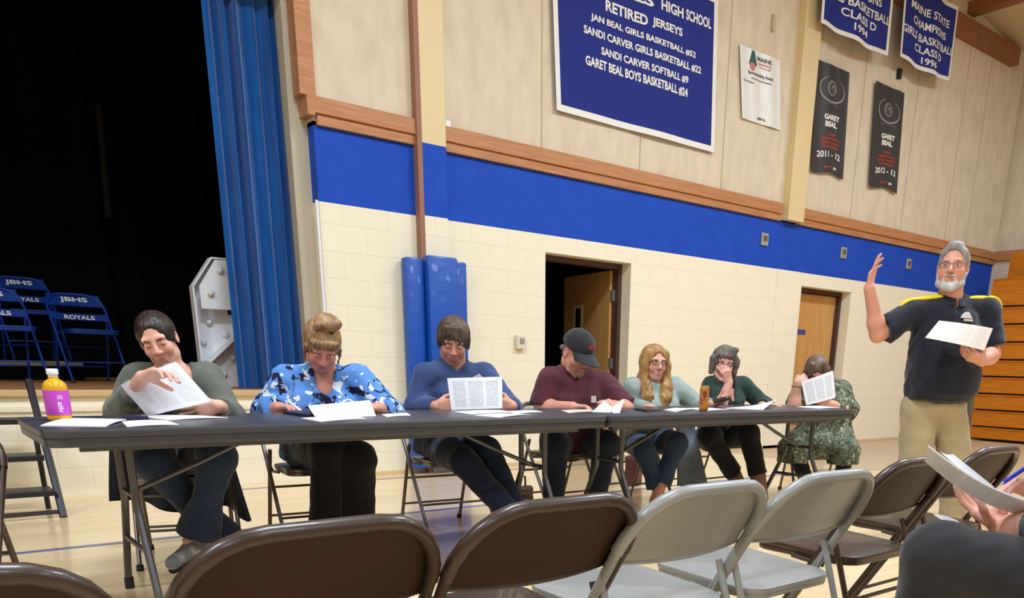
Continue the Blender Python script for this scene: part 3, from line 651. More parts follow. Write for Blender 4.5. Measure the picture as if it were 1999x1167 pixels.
class Person:
    def __init__(s, key, h0, J, label, cat='person', skin=(222, 166, 142), head=(0, 0, 0), hs=1.0, male=False, fwd=None):
        s.J = {k: (PH(v[0], v[1], h0+v[2]) if v[0] != 'w' else V3(*v[1:])) for k, v in J.items()}; J = s.J; s.h0 = h0; s.male = male; s.skin = LIN(skin)
        s.root = thing('person', label, cat, (0, 0, 0))
        fp = np.mean([J[q] for q in ('Ar', 'Al') if q in J], 0) if 'Ar' in J else J['P']
        yaw, pit, rol = [math.radians(a) for a in head]
        fb = unit(V3(-J['H'][0], -J['H'][1], 0)); rt = unit(np.cross(_ZZ, fb))   # rt: image right when facing the camera... person's left
        Fw = fb*math.cos(yaw)+rt*math.sin(yaw); Lf = rt*math.cos(yaw)-fb*math.sin(yaw); Up = _ZZ.copy()
        Fw, Up = Fw*math.cos(pit)-Up*math.sin(pit), Up*math.cos(pit)+Fw*math.sin(pit)
        Up, Lf = Up*math.cos(rol)+Lf*math.sin(rol), Lf*math.cos(rol)-Up*math.sin(rol)
        s.hM = np.stack([Lf, Fw, Up]); s.hs = hs; s.hc = J['H']
        s.U = unit(J['N']-J['P']); L = J['Sl']-J['Sr']; s.L = unit(L-(L@s.U)*s.U); s.Fw = np.cross(s.L, s.U)
        if s.Fw@(fb if fwd is None else V3(*fwd)) < 0: s.Fw = -s.Fw
        s.T = np.linalg.norm(J['N']-J['P']); s.body = SDF(); s.spots = []
    def hp(s, x, y, z): return s.hc+s.hs*(V3(x, y, z)@s.hM)
    def hloc(s, P): return (P-s.hc)@s.hM.T/s.hs
    def head(s, jaw=1.0, nose=1.0, neck=.052, ears=True, cheeks=.0, eyes_open=True, lips=(182, 104, 98), brow=(90, 66, 50), browshow=True, chin=1.0):
        B = s.body; q = s.hs; M = s.hM; hp = s.hp
        B.ell(hp(0, -.016, .034), V3(.074, .093, .082)*q, M, k=.01)
        B.ell(hp(0, .018, -.034), V3(.059*jaw, .066, .078)*q, M, k=.03)
        B.ell(hp(0, .045, -.086), V3(.034*jaw, .030, .026*chin)*q, M, k=.025)
        for sx in (-1, 1):
            B.ell(hp(sx*.036*jaw, .056, -.026), V3(.024+cheeks, .022, .026)*q, M, k=.02)
            B.ell(hp(sx*.046*jaw, .0, -.066), V3(.018, .036, .024)*q, M, k=.025)
        B.cap(hp(-.04, .070, .030), hp(.04, .070, .030), .011*q, k=.014)
        for sx in (-1, 1): B.ell(hp(sx*.031, .092, .006), V3(.016, .014, .010)*q, M, k=.008, sub=True)
        B.cap(hp(0, .080, .018), hp(0, .098*nose, -.022), .0075*q, .0125*q, k=.010)
        for sx in (-1, 1): B.ell(hp(sx*.012, .088, -.027), V3(.0085, .010, .008)*q, M, k=.006)
        B.cap(hp(-.018, .076, -.055), hp(.018, .076, -.055), .008*q, k=.006); B.cap(hp(-.015, .075, -.066), hp(.015, .075, -.066), .009*q, k=.006)
        B.ell(hp(0, .090, -.0605), V3(.022, .006, .0016)*q, M, k=.003, sub=True)
        for sx in (-1, 1):       # lids
            B.ell(hp(sx*.031, .0745, .007), V3(.0148, .0105, .0100 if not eyes_open else .0092)*q, M, k=.003)
            if ears:
                B.ell(hp(sx*.076, -.010, -.002), V3(.008, .019, .031)*q, M, k=.006); B.ell(hp(sx*.083, -.004, -.002), V3(.005, .011, .021)*q, M, k=.003, sub=True)
        B.cap(hp(0, -.022, -.055), s.J['N']+s.Fw*.004-s.U*.02, neck*q, neck*1.08, k=.025)
        s.spots += [((0, .084, -.0605), (.024, .02, .010), LIN(lips), .8), ((.036, .07, -.028), (.026, .03, .024), LIN((206, 128, 110)), .5), ((-.036, .07, -.028), (.026, .03, .024), LIN((206, 128, 110)), .5), ((0, .10, -.022), (.016, .02, .016), LIN((206, 128, 112)), .45)]
        s.spots += [((sx*.031, .084, .0005 if not eyes_open else .0125), (.015, .02, .0028), LIN((80, 54, 46)), .85) for sx in (-1, 1)]
        if browshow:
            for sx in (-1, 1):
                MB().tube([hp(sx*.014, .0865, .024), hp(sx*.031, .0835, .0285), hp(sx*.048, .070, .023)], [.003*q, .004*q, .002*q], 6).build('eyebrow', hairmat('brow%d_%d' % (brow[0], brow[1]), brow, tuple(int(v*.8) for v in brow)), s.root)
        if eyes_open:
            for sx in (-1, 1):
                c = hp(sx*.031, .0775, .006); e = SDF().ell(c, V3(.0108, .0100, .0050)*q, M); o = e.mesh('eye', .0016, mat('eye_white', (226, 220, 214), .2), s.root)
                MB().add([c+M.T@V3(.0050*math.cos(a*.45), .0104, .0043*math.sin(a*.45))*q for a in range(14)], [tuple(range(14))]).build('iris', mat('iris_brown', (58, 44, 36), .15), o, smooth=0)
    def arm(s, side, r=(.046, .040, .027)):
        J = s.J; S, E, W = J['S'+side], J['E'+side], J['W'+side]; B = s.body
        B.cap(S, E, r[0], r[1], k=.03); B.cap(E, W, r[1], r[2], k=.02)
        B.ell(E+(W-E)*.25, V3(1, 1, 1)*r[1]*1.06, None, k=.03)
    def torso(s, prof, grow=-.016):
        J = s.J; P = [(t*s.T, a, b, c) for t, a, b, c in prof]
        s.prof = P; s.body.loft(J['P'], s.U, s.L, s.Fw, P, grow=grow, k=.03)
        for q in 'rl': s.body.cap(J['N']-s.U*.05, J['S'+q], .05, .046, k=.03)
    def legs(s, r=(.078, .056, .040), hip=.085):
        J = s.J
        for q, sg in (('r', -1), ('l', 1)):
            hj = J['P']+s.L*sg*hip-_ZZ*.01
            s.body.cap(hj, J['K'+q], r[0], r[1], k=.03); s.body.cap(J['K'+q], J['A'+q], r[1], r[2], k=.02)
            ft = s.toe[q]; s.body.cap(J['A'+q], J['A'+q]+ft*.55, r[2]*.8, .02, k=.02)
    toe = {'r': V3(0, -.12, -.06), 'l': V3(0, -.12, -.06)}
    def finish_body(s, h=.0048):
        sk = s.skin; spots = s.spots
        def tint(P):
            c = np.ones((len(P), 3))*sk; q = s.hloc(P); m = .04*vnoise(P, 30)[:, None]; c = c*(1+m)
            for ctr, r, col, st in spots:
                g = np.exp(-(((q-np.array(ctr))/np.array(r))**2).sum(1)*1.2)[:, None]*st; c = c*(1-g)+col*g
            return np.clip(c, 0, 1)
        o = s.body.mesh('body', h, SKINM, s.root, tint=tint); return o
    def shirt(s, m, sleeve=1.0, grow=.0, r=(.062, .052, .040), neck='crew', hem=None, extra=None, fold=.004, sh=.066, name='shirt', h=.006, flat=True, trap=.028):
        J = s.J; S = SDF(); S.loft(J['P'], s.U, s.L, s.Fw, s.prof, grow=grow, k=.03)
        for q in 'rl': S.cap(J['N']-s.U*trap, J['S'+q], sh-.016, sh-.004, k=.04)
        if extra: extra(S)
        for q in 'rl':
            sl = sleeve if not isinstance(sleeve, dict) else sleeve[q]; Sx, E, W = J['S'+q], J['E'+q], J['W'+q]
            if sl <= 1: S.cap(Sx, Sx+(E-Sx)*sl, r[0], r[0]+(r[1]-r[0])*sl, k=.03, ends=(0, sl < 1))
            else:
                S.cap(Sx, E, r[0], r[1], k=.03); f = sl-1; S.cap(E, E+(W-E)*f, r[1], r[1]+(r[2]-r[1])*f, k=.025, ends=(0, 1))
        N = J['N']; U = s.U
        if neck == 'crew': S.cap(N-U*.012+s.Fw*.008, J['H'], .066, .066, k=.008, sub=True)
        elif neck == 'scoop': S.ell(N+s.Fw*.045-U*.03, V3(.088, .10, .085), np.stack([s.L, s.Fw, U]), k=.006, sub=True); S.cap(N-U*.0, J['H'], .075, .075, k=.008, sub=True)
        elif neck == 'v': S.cap(N-U*.0, J['H'], .070, .07, k=.008, sub=True); S.cap(N+s.Fw*.07, N+s.Fw*.135-U*.20, .055, .008, k=.004, sub=True)
        elif neck == 'polo': S.cap(N-U*.0, J['H'], .068, .068, k=.006, sub=True); S.cap(N+s.Fw*.065-U*.01, N+s.Fw*.115-U*.085, .035, .008, k=.004, sub=True)
        sd = len(s.root.name)+s.h0
        def post(P):
            v = vnoise(P, 17, sd)+.6*vnoise(P, 34, sd+2); return fold*v
        return S.mesh(name, h, m, s.root, post)
    def trousers(s, m, r=(.098, .074, .062), hip=.085, pel=(.165, .125, .12), flare=0, length=1.0, fold=.004, back=.0, h=.0065):
        J = s.J; S = SDF(); M = np.stack([s.L, np.cross(_ZZ, s.L)/max(1e-6, np.linalg.norm(np.cross(_ZZ, s.L))), _ZZ])
        S.ell(J['P'], pel, M, k=.03)
        for q, sg in (('r', -1), ('l', 1)):
            hj = J['P']+s.L*sg*hip-_ZZ*.01; K, A = J['K'+q], J['A'+q]; E = K+(A-K)*length
            S.cap(hj, K, r[0], r[1], k=.022); S.cap(K, K+(E-K)*.5, r[1], r[2], k=.02); S.cap(K+(E-K)*.5, E, r[2], r[2]+flare, k=.015, ends=(0, 1))
        def post(P): return fold*(vnoise(P, 18, s.h0+4)+.5*vnoise(P, 40, s.h0))
        return S.mesh('trousers', h, m, s.root, post)
    def shoe(s, q, m, name='shoe', low=False, sc=1.0, d=None):
        A = s.J['A'+q]; t = s.toe[q] if d is None else d; f = unit(t); up = _ZZ-(_ZZ@f)*f; up = unit(up)
        S = SDF(); hl = A-up*.05-f*.03; S.cap(hl, hl+f*.10, .040*sc, .042*sc); S.cap(hl+f*.10, hl+f*.20*sc, .042*sc, .034*sc, k=.02); S.cap(A-up*.05, A-up*.005, .042, .043, k=.02, ends=(0, 1))
        S.plane(hl-up*.026, -up); S.mesh(name, .005, m, s.root)
        P2 = SDF(); P2.cap(hl-up*.022, hl+f*.20*sc-up*.022, .043*sc, .036*sc); P2.plane(hl-up*.018, up); P2.plane(hl-up*.036, -up); P2.mesh('sole', .005, RUBBER, s.root)
    def hair(s, fn, m, groove=.0028, freq=44, h=.005, name='hair', crown=(0, -.03, .10)):
        S = SDF(); fn(S, s)
        def post(P):
            q = s.hloc(P); a = np.arctan2(q[:, 0], q[:, 1]+.03); return groove*np.sin(freq*a+2.2*np.sin(26*q[:, 2])+1.5*np.sin(31*q[:, 1]))+groove*.7*vnoise(P, 55)
        return S.mesh(name, h, m, s.root, post)
    def hcap(s, S, r=(.083, .101, .092), c=(0, -.018, .036), face=(0, .108, -.03), fr=(.068, .074, .112), k=.008, low=-.045):
        S.ell(s.hp(*c), V3(*r)*s.hs, s.hM); S.ell(s.hp(*face), V3(*fr)*s.hs, s.hM, k=k, sub=True)
        S.plane(s.hp(0, 0, low), -s.hM[2]+.25*s.hM[1])
    def glasses(s, m, w=.0225, hh=.0165, y=.094, z=.004):
        g = MB(); hp = s.hp
        for sx in (-1, 1):
            g.tube([hp(sx*.032+w*math.copysign(abs(math.cos(a*.349))**.7, math.cos(a*.349)), y-.010*abs(math.cos(a*.349))*(math.cos(a*.349)*sx > 0), z+hh*math.copysign(abs(math.sin(a*.349))**.7, math.sin(a*.349))) for a in range(19)], .0016*s.hs, 6)
            g.tube([hp(sx*(.032+w), y-.010, z+.006), hp(sx*.074, .05, z+.008), hp(sx*.083, -.005, z+.006)], .0016*s.hs, 6)
        g.tube([hp(-.0105, y, z+.005), hp(0, y+.004, z+.008), hp(.0105, y, z+.005)], .0016*s.hs, 6)
        return g.build('glasses', m, s.root)
PRW = [(-.18, .175, .13, .0), (.0, .185, .135, .0), (.22, .165, .125, .015), (.45, .160, .118, .02), (.66, .172, .125, .018), (.84, .165, .10, -.005), (.95, .11, .078, -.012), (1.02, .06, .06, -.008)]
PRM = [(-.18, .17, .125, .0), (.0, .178, .13, .005), (.22, .172, .13, .02), (.45, .175, .128, .02), (.68, .190, .125, .008), (.86, .178, .10, -.008), (.96, .11, .08, -.012), (1.03, .06, .06, -.008)]

# ---- standing man
BL = clothmat('navy_polo', (30, 32, 44), (24, 26, 36)); KH = clothmat('khaki', (172, 156, 122), (160, 143, 110))
p = Person('m8', 5.17, dict(P=(1822, 790, .03), N=(1856, 583, .03), H=(1860, 524, .0), Sr=(1780, 612, -.01), Sl=(1925, 606, .05), Er=(1714, 652, -.06), El=(1936, 692, .0), Wr=(1697, 562, -.14), Wl=(1917, 704, -.24), Kr=(1785, 910, .0), Kl=(1866, 908, .02), Ar=(1778, 1026, .03), Al=(1858, 1026, .05)),
    'grey-bearded man standing in a navy polo with yellow shoulders, one hand raised', skin=(214, 152, 130), head=(-6, -2, 0), hs=1.08, male=True)
p.toe = {'r': unit(VV(-.2, 0, 1))*.13-_ZZ*.06, 'l': unit(VV(.25, 0, 1))*.13-_ZZ*.06}
p.torso([(.05, .180, .150, .03), (.12, .200, .175, .045), (.30, .210, .180, .05), (.5, .205, .155, .035), (.70, .205, .13, .015), (.86, .185, .105, -.005), (.95, .12, .08, -.012), (1.02, .06, .06, -.008)])
p.head(jaw=1.1, nose=1.08, neck=.062, chin=1.1, brow=(150, 140, 132), cheeks=.002)
p.arm('r', (.055, .047, .032)); p.arm('l', (.055, .047, .033)); p.legs((.095, .066, .045))
pc, tips, th = hand(p.body, p.J['Wr'], VV(.02, 1, .1), VV(.75, .1, .5), True, sc=.98, fcurl=[(.05, .1, .1), (.2, .2, .1), (.45, .25, .15), (.75, .2, .1)], spread=.2, thumb=-.1)
hand(p.body, p.J['Wl'], VV(-.85, .28, .35), VV(-.15, .75, -.5), False, sc=1.05, fcurl=[(.5, .6, .4)]*4, thumb=.6)
p.finish_body()
def ex(S):
    S.cap(p.J['P']+p.U*.12+p.Fw*.05, p.J['P']+p.U*.26+p.Fw*.06, .13, .14, k=.08)
sh = p.shirt(BL, .82, grow=.008, r=(.078, .086, .05), neck='polo', extra=ex, sh=.074, fold=.005)
p.trousers(KH, (.115, .098, .082), .09, (.185, .15, .13), length=1.02, fold=.005)
cl = MB()
for sg in (-1, 1):
    N = p.J['N']; a = [N+p.L*sg*.072*math.sin(t)+p.Fw*(.078*math.cos(t)+.0)+p.U*(.030-.035*max(0, math.cos(t))) for t in np.linspace(.12, 3.1, 14)]
    cl.sheet(lambda u, v: a[min(13, int(round(u*13)))]*(1)+(p.U*(-.045*v)+(a[min(13, int(round(u*13)))]-N-p.U*((a[min(13, int(round(u*13)))]-N)@p.U))*(.32*v)), 13, 4, .004)
cl.build('collar', BL, p.root, smooth=60)
ys = SDF()
for q, sg in (('r', -1), ('l', 1)):
    a = p.J['N']-p.U*.052+p.L*sg*.085; ys.cap(a, p.J['S'+q]+p.L*sg*.012+p.U*.004, .074, .081, k=.01)
ys.plane(p.J['N']-p.U*.02+p.Fw*.040, p.Fw-.25*p.U); ys.plane(p.J['N']-p.U*.02-p.Fw*.020, -p.Fw)
ys.plane(p.J['Sl']-p.U*.02, -p.U)
ys.mesh('shoulder_stripe', .005, clothmat('yellow_stripe', (232, 206, 32), (222, 194, 24)), p.root)
BE = hairmat('grey', (160, 154, 150), (124, 118, 114)); WB = hairmat('white_beard', (206, 202, 198), (170, 164, 160))
def fh(S, s): s.hcap(S, (.081, .099, .087), (0, -.022, .036), (0, .100, .0), (.071, .080, .115), low=-.035); S.cap(s.hp(-.02, .035, .112), s.hp(.025, .035, .112), .018, k=.03); S.cap(s.hp(.0, .05, .108), s.hp(.055, .045, .075), .014, k=.03); S.cap(s.hp(-.01, .05, .108), s.hp(-.055, .045, .075), .013, k=.03)
p.hair(fh, BE, groove=.002)
def fb(S, s):
    for sx in (-1, 1):
        S.cap(s.hp(sx*.068, .008, -.03), s.hp(sx*.054, .032, -.082), .012, .018, k=.02); S.cap(s.hp(sx*.054, .032, -.082), s.hp(sx*.018, .062, -.104), .018, .020, k=.02)
        S.cap(s.hp(sx*.022, .080, -.046), s.hp(sx*.036, .066, -.080), .006, .010, k=.015)
    S.ell(s.hp(0, .066, -.100), V3(.036, .024, .026)*s.hs, s.hM, k=.02); S.cap(s.hp(-.022, .087, -.046), s.hp(.022, .087, -.046), .0055, k=.01)
p.hair(fb, WB, groove=.0018, name='beard', freq=60)
p.glasses(mat('thin_frame', (120, 110, 100), .3, .6))
SHOEW = mat('pale_trainer', (206, 202, 196), .6)
p.shoe('r', SHOEW); p.shoe('l', SHOEW)
c0 = p.J['P']+p.U*.43+p.L*.095+p.Fw*.14
lg = MB()
o3 = lambda a, b: p.J['P']+p.U*(p.T*.815+b*.72)+p.L*(.045+a*.72)+p.Fw*.135
lg.prism([(-.045, 0), (-.035, .02), (-.012, .045), (.004, .05), (.02, .04), (.04, .012), (.052, 0)], lambda u, v, d: o3(u, v)+p.Fw*d, -.02, .0)
lg.prism([(-.02, -.022), (.055, -.022), (.055, -.006), (-.02, -.006)], lambda u, v, d: o3(u, v)+p.Fw*d, -.02, .0)
lg.build('chest_emblem', mat('emblem_thread', (214, 214, 212), .7), p.root, smooth=0)
MAN = p

# ---- seated people, from the left
def seatbase(p, mcol, tcol): pass
JEAN = clothmat('dark_denim', (44, 58, 86), (35, 47, 72)); BLK = clothmat('black_cloth', (22, 22, 25), (16, 16, 18))
DKSHOE = mat('dark_shoe', (40, 38, 40), .6); GSHOE = mat('grey_trainer', (120, 120, 124), .7, noise=(30, (168, 166, 166), (1, 1, 1), .5, .65))
# woman in grey-green sweater
p = Person('w1', 3.87, dict(P=(345, 868, .08), N=(338, 716, .0), H=(309, 664, -.05), Sr=(272, 738, -.05), Sl=(406, 738, .05), Er=(232, 806, -.10), El=(450, 812, -.02), Wr=(278, 736, -.41), Wl=(428, 792, -.16), Kr=(300, 902, -.30), Kl=(425, 892, -.26), Ar=(432, 1050, -.05), Al=(388, 1040, -.26)),
    'woman in a grey-green sweater with dark tied-back hair, reading raised papers', skin=(226, 172, 150), head=(-10, 20, -14), hs=1.0)
p.toe = {'r': unit(VV(.1, -.1, 1))*.12-_ZZ*.05, 'l': unit(VV(-.55, -.45, .8))*.12}
p.torso(PRW); p.head(jaw=.95, neck=.05, eyes_open=False, brow=(60, 44, 38)); p.arm('r'); p.arm('l'); p.legs()
hand(p.body, p.J['Wr'], VV(.92, .25, .1), VV(.2, -.8, .45), True, sc=.95, spread=.04, fcurl=[(.35, .45, .3), (.4, .5, .3), (.45, .5, .3), (.5, .5, .3)], thumb=.5)
hand(p.body, p.J['Wl'], VV(-.75, -.3, .35), VV(-.35, .1, -.8), False, sc=.98, fcurl=[(.3, .4, .3)]*4, thumb=.5)
p.finish_body()
SW = clothmat('sage_knit', (98, 102, 92), (84, 88, 79))
def ex(S):
    for sx in (-1, 1): S.ell(p.J['P']+p.U*p.T*.62+p.L*sx*.075+p.Fw*.10, (.078, .072, .078), k=.04)
p.shirt(SW, {'r': 1.62, 'l': 1.85}, grow=.0, r=(.070, .062, .045), neck='scoop', extra=ex, fold=.004)
p.trousers(JEAN, (.10, .080, .062), flare=.038, length=1.02, fold=.004)
def fh(S, s):
    s.hcap(S, (.083, .101, .090), (0, -.018, .034), (0, .118, -.022), (.070, .086, .122), low=-.06); S.ell(s.hp(0, -.115, .01), V3(.04, .035, .04), k=.02)
    S.cap(s.hp(0, .06, .118), s.hp(0, -.06, .134), .004, k=.006, sub=True)
p.hair(fh, hairmat('dark_brown', (46, 32, 26), (30, 21, 18), .35), freq=36, groove=.0016)
p.shoe('l', GSHOE); p.shoe('r', DKSHOE)
# woman with blonde bun
p = Person('w2', 4.36, dict(P=(622, 872, .10), N=(632, 718, .02), H=(628, 676, -.09), Sr=(560, 742, -.05), Sl=(698, 740, .07), Er=(521, 804, -.06), El=(762, 808, .02), Wr=(545, 796, -.22), Wl=(738, 796, -.20), Kr=(640, 882, -.33), Kl=(700, 896, -.28), Ar=('w', 1.60, 4.06, .09), Al=('w', 1.77, 4.02, .09)),
    'woman with a blonde bun in a blue floral blouse, bent over writing', skin=(220, 152, 134), head=(4, 42, 6), hs=1.04)
p.torso(PRW); p.head(jaw=1.05, neck=.056, eyes_open=False, brow=(150, 118, 84)); p.arm('r', (.052, .046, .03)); p.arm('l', (.052, .046, .03)); p.legs((.085, .06, .04))
hand(p.body, p.J['Wr'], VV(.85, .05, .35), VV(.25, -.7, .2), True, fcurl=[(.5, .7, .4), (.6, .8, .5), (.7, .8, .5), (.8, .8, .5)], thumb=.7)
hand(p.body, p.J['Wl'], VV(-.8, .0, .4), VV(-.2, -.9, -.1), False, fcurl=[(.3, .4, .3)]*4)
p.finish_body()
FL = bpy.data.materials.new('floral_cloth'); MATS['floral_cloth'] = FL
def floral(FL, base, cols, sc, th):
    FL.use_nodes = True; nt = FL.node_tree; b = nt.nodes['Principled BSDF']; b.inputs['Roughness'].default_value = .8; b.inputs['Specular IOR Level'].default_value = .2
    g = nt.nodes.new('ShaderNodeTexCoord'); prev = None
    for i, (c, s_, t_) in enumerate(cols):
        mp = nt.nodes.new('ShaderNodeMapping'); mp.inputs['Location'].default_value = (i*3.1+.4, i*1.7, i*.9); nt.links.new(g.outputs['Object'], mp.inputs[0])
        cl = nt.nodes.new('ShaderNodeTexNoise'); cl.inputs['Scale'].default_value = s_; cl.inputs['Detail'].default_value = 1.5; cl.inputs['Distortion'].default_value = 1.2; nt.links.new(mp.outputs[0], cl.inputs['Vector'])
        r = nt.nodes.new('ShaderNodeValToRGB'); r.color_ramp.elements[0].position = t_; r.color_ramp.elements[1].position = t_+.02; nt.links.new(cl.outputs['Fac'], r.inputs[0])
        m = nt.nodes.new('ShaderNodeMix'); m.data_type = 'RGBA'; nt.links.new(r.outputs[0], m.inputs['Factor'])
        if prev is None: m.inputs['A'].default_value = lin(base)
        else: nt.links.new(prev, m.inputs['A'])
        m.inputs['B'].default_value = lin(c); prev = m.outputs['Result']
    nt.links.new(prev, b.inputs['Base Color'])
floral(FL, (94, 144, 214), [((30, 34, 66), 12, .56), ((226, 232, 244), 17, .60), ((40, 44, 60), 22, .66)], 1, 1)
def ex(S):
    for sx in (-1, 1): S.ell(p.J['P']+p.U*p.T*.60+p.L*sx*.085+p.Fw*.11, (.09, .085, .09), k=.04)
p.shirt(FL, {'r': 1.75, 'l': 1.8}, grow=.014, r=(.080, .074, .062), neck='v', extra=ex, fold=.006)
p.trousers(BLK, (.115, .088, .078), flare=.012, length=1.0)
def fh(S, s):
    s.hcap(S, (.087, .104, .094), (0, -.016, .036), (0, .122, -.04), (.070, .078, .112), low=-.055)
    S.cap(s.hp(-.05, .070, .078), s.hp(.05, .070, .078), .016, k=.02)
    S.ell(s.hp(.012, -.005, .142), V3(.062, .055, .034), s.hM, k=.012); S.cap(s.hp(-.045, .02, .118), s.hp(.06, .025, .118), .012, k=.006, sub=True)
    S.cap(s.hp(-.03, .03, .150), s.hp(.055, .01, .150), .020, .022, k=.008)
    for sx in (-1, 1): S.cap(s.hp(sx*.078, .04, .03), s.hp(sx*.080, .045, -.055), .010, .005, k=.01)
p.hair(fh, hairmat('ash_blonde', (178, 142, 100), (128, 96, 66)), freq=40, groove=.003)
p.shoe('l', DKSHOE); p.shoe('r', DKSHOE)
# man in blue sweatshirt
p = Person('m3', 4.91, dict(P=(868, 858, .10), N=(888, 706, .02), H=(885, 667, -.04), Sr=(832, 735, -.08), Sl=(944, 733, .10), Er=(812, 796, -.12), El=(998, 798, .04), Wr=(852, 793, -.26), Wl=(1000, 792, -.14), Kr=(905, 900, -.40), Kl=(950, 880, -.28), Ar=('w', 2.55, 3.62, .12), Al=('w', 2.62, 3.70, .10)),
    'young man in a blue sweatshirt with brown hair, reading a sheet with both hands', skin=(214, 154, 130), head=(2, 26, 4), hs=1.06, male=True)
p.torso(PRM); p.head(jaw=1.0, neck=.058, eyes_open=False, brow=(76, 58, 46)); p.arm('r', (.052, .045, .03)); p.arm('l', (.052, .045, .03)); p.legs((.085, .06, .042))
p.spots.append(((0, .07, -.075), (.06, .05, .035), LIN((150, 108, 92)), .35))
hand(p.body, p.J['Wr'], VV(.9, .08, .25), VV(.3, .0, -1), True, sc=1.05, fcurl=[(.25, .35, .2)]*4, thumb=.7)
hand(p.body, p.J['Wl'], VV(-.85, .1, .35), VV(-.3, .1, -1), False, sc=1.05, fcurl=[(.4, .5, .4)]*4, thumb=.5)
p.finish_body()
p.shirt(clothmat('blue_sweat', (62, 80, 124), (54, 71, 112)), 1.93, grow=.008, r=(.074, .066, .046), neck='crew', fold=.005)
p.trousers(clothmat('indigo_denim', (32, 42, 66), (25, 33, 54)), (.108, .080, .066), flare=.006, length=.98)
def fh(S, s):
    s.hcap(S, (.088, .106, .094), (0, -.018, .036), (0, .116, -.045), (.066, .078, .105), low=-.05)
    for x, z in ((-.054, .058), (-.036, .066), (-.014, .058), (.008, .048), (.030, .040), (.050, .044)): S.cap(s.hp(x*.7-.01, .062, .098), s.hp(x, .094-abs(x)*.4, z), .017, .007, k=.010)
    for sx in (-1, 1): S.cap(s.hp(sx*.078, .02, .03), s.hp(sx*.079, .02, -.022), .013, .008, k=.012)
p.hair(fh, hairmat('mid_brown', (100, 80, 66), (68, 52, 42)), freq=34, groove=.0026)
p.shoe('l', DKSHOE); p.shoe('r', DKSHOE)
# man in maroon shirt and cap
p = Person('m4', 5.42, dict(P=(1112, 862, .10), N=(1116, 718, .02), H=(1128, 690, -.07), Sr=(1074, 743, -.10), Sl=(1174, 748, .10), Er=(1058, 796, -.14), El=(1222, 798, .04), Wr=(1118, 795, -.32), Wl=(1206, 793, -.20), Kr=(1083, 870, -.34), Kl=(1185, 868, -.22), Ar=('w', 3.16, 4.14, .09), Al=('w', 3.42, 4.05, .09)),
    'man in a maroon short-sleeved shirt and black cap, looking down at the table', skin=(220, 154, 130), head=(34, 26, 4), hs=1.12, male=True)
p.torso([(t, a*1.14, b*1.15, c+.01) for t, a, b, c in PRM]); p.head(jaw=1.12, neck=.066, eyes_open=False, brow=(110, 90, 80)); p.arm('r', (.058, .05, .034)); p.arm('l', (.058, .05, .034)); p.legs((.095, .066, .046))
p.spots.append(((0, .06, -.07), (.075, .06, .04), LIN((176, 134, 112)), .6))
hand(p.body, p.J['Wr'], VV(.88, .0, .2), VV(.25, -.8, .3), True, sc=1.08, fcurl=[(.5, .7, .4), (.6, .7, .4), (.6, .7, .4), (.6, .7, .4)], thumb=.6)
hand(p.body, p.J['Wl'], VV(-.3, .1, .6), VV(-.6, -.4, .2), False, sc=1.08, fcurl=[(.7, .8, .5)]*4, thumb=.5)
p.finish_body()
MR = clothmat('maroon_jersey', (92, 44, 54), (78, 36, 46))
def ex(S): S.ell(p.J['P']+p.U*p.T*.3+p.Fw*.08, (.17, .14, .15), k=.06)
p.shirt(MR, .96, grow=.012, r=(.084, .088, .05), neck='polo', extra=ex, fold=.005, sh=.076)
MB().box(-.016, .016, -.003, .003, -.02, .02).build('pocket_tag', mat('tag_white', (214, 206, 196), .7), p.root, smooth=0).matrix_local = Matrix.Translation(Vector(PH(1159, 779, 5.42-.155))) @ Matrix.Rotation(-YAW, 4, 'Z')
p.trousers(clothmat('blue_denim', (40, 48, 66), (30, 38, 54)), (.115, .085, .070), length=.99)
def cp(S, s):
    S.ell(s.hp(0, -.014, .040), V3(.088, .107, .092)*s.hs, s.hM); S.plane(s.hp(0, .0, .030), -s.hM[2]-.10*s.hM[1], k=.004)
    S.box(s.hp(0, .03, .126), V3(.006, .006, .004)*s.hs, s.hM)
p.hair(cp, clothmat('charcoal_cap', (44, 43, 46), (36, 35, 38)), groove=.0, name='cap')
def vz(u, v):
    a = (u-.5)*2; return p.hp(a*.078, .055+.118*math.sqrt(max(0, 1-a*a*.92))*v+.020*(1-abs(a)), .042-.028*v-.018*a*a)
MB().sheet(vz, 24, 8, .005).build('cap_visor', clothmat('charcoal_cap', (44, 43, 46)), p.root, smooth=60)
q = MB(); q.add([p.hp(.0+x, .101-abs(x)*.2, .085+z) for x, z in ((-.022, -.012), (.024, -.012), (.02, .012), (-.012, .016))], [(0, 1, 2, 3)]); q.build('cap_emblem', REDINK, p.root, smooth=0)
def fb(S, s):
    for sx in (-1, 1): S.cap(s.hp(sx*.066, -.045, .02), s.hp(sx*.060, -.05, -.03), .014, .010, k=.015)
    S.cap(s.hp(-.05, -.09, -.01), s.hp(.05, -.09, -.01), .016, k=.02)
p.hair(fb, hairmat('salt_grey', (140, 128, 116), (106, 94, 84)))
def fb(S, s):
    for sx in (-1, 1):
        S.cap(s.hp(sx*.068, .010, -.045), s.hp(sx*.056, .034, -.084), .008, .010, k=.02); S.cap(s.hp(sx*.056, .034, -.084), s.hp(sx*.016, .064, -.108), .010, .012, k=.02); S.cap(s.hp(sx*.024, .086, -.046), s.hp(sx*.034, .072, -.075), .003, .006, k=.012)
    S.cap(s.hp(-.02, .088, -.048), s.hp(.02, .088, -.048), .0035, k=.01)
p.hair(fb, hairmat('stubble', (170, 140, 120), (140, 112, 94)), groove=.001, name='beard')
p.shoe('l', DKSHOE); p.shoe('r', DKSHOE)
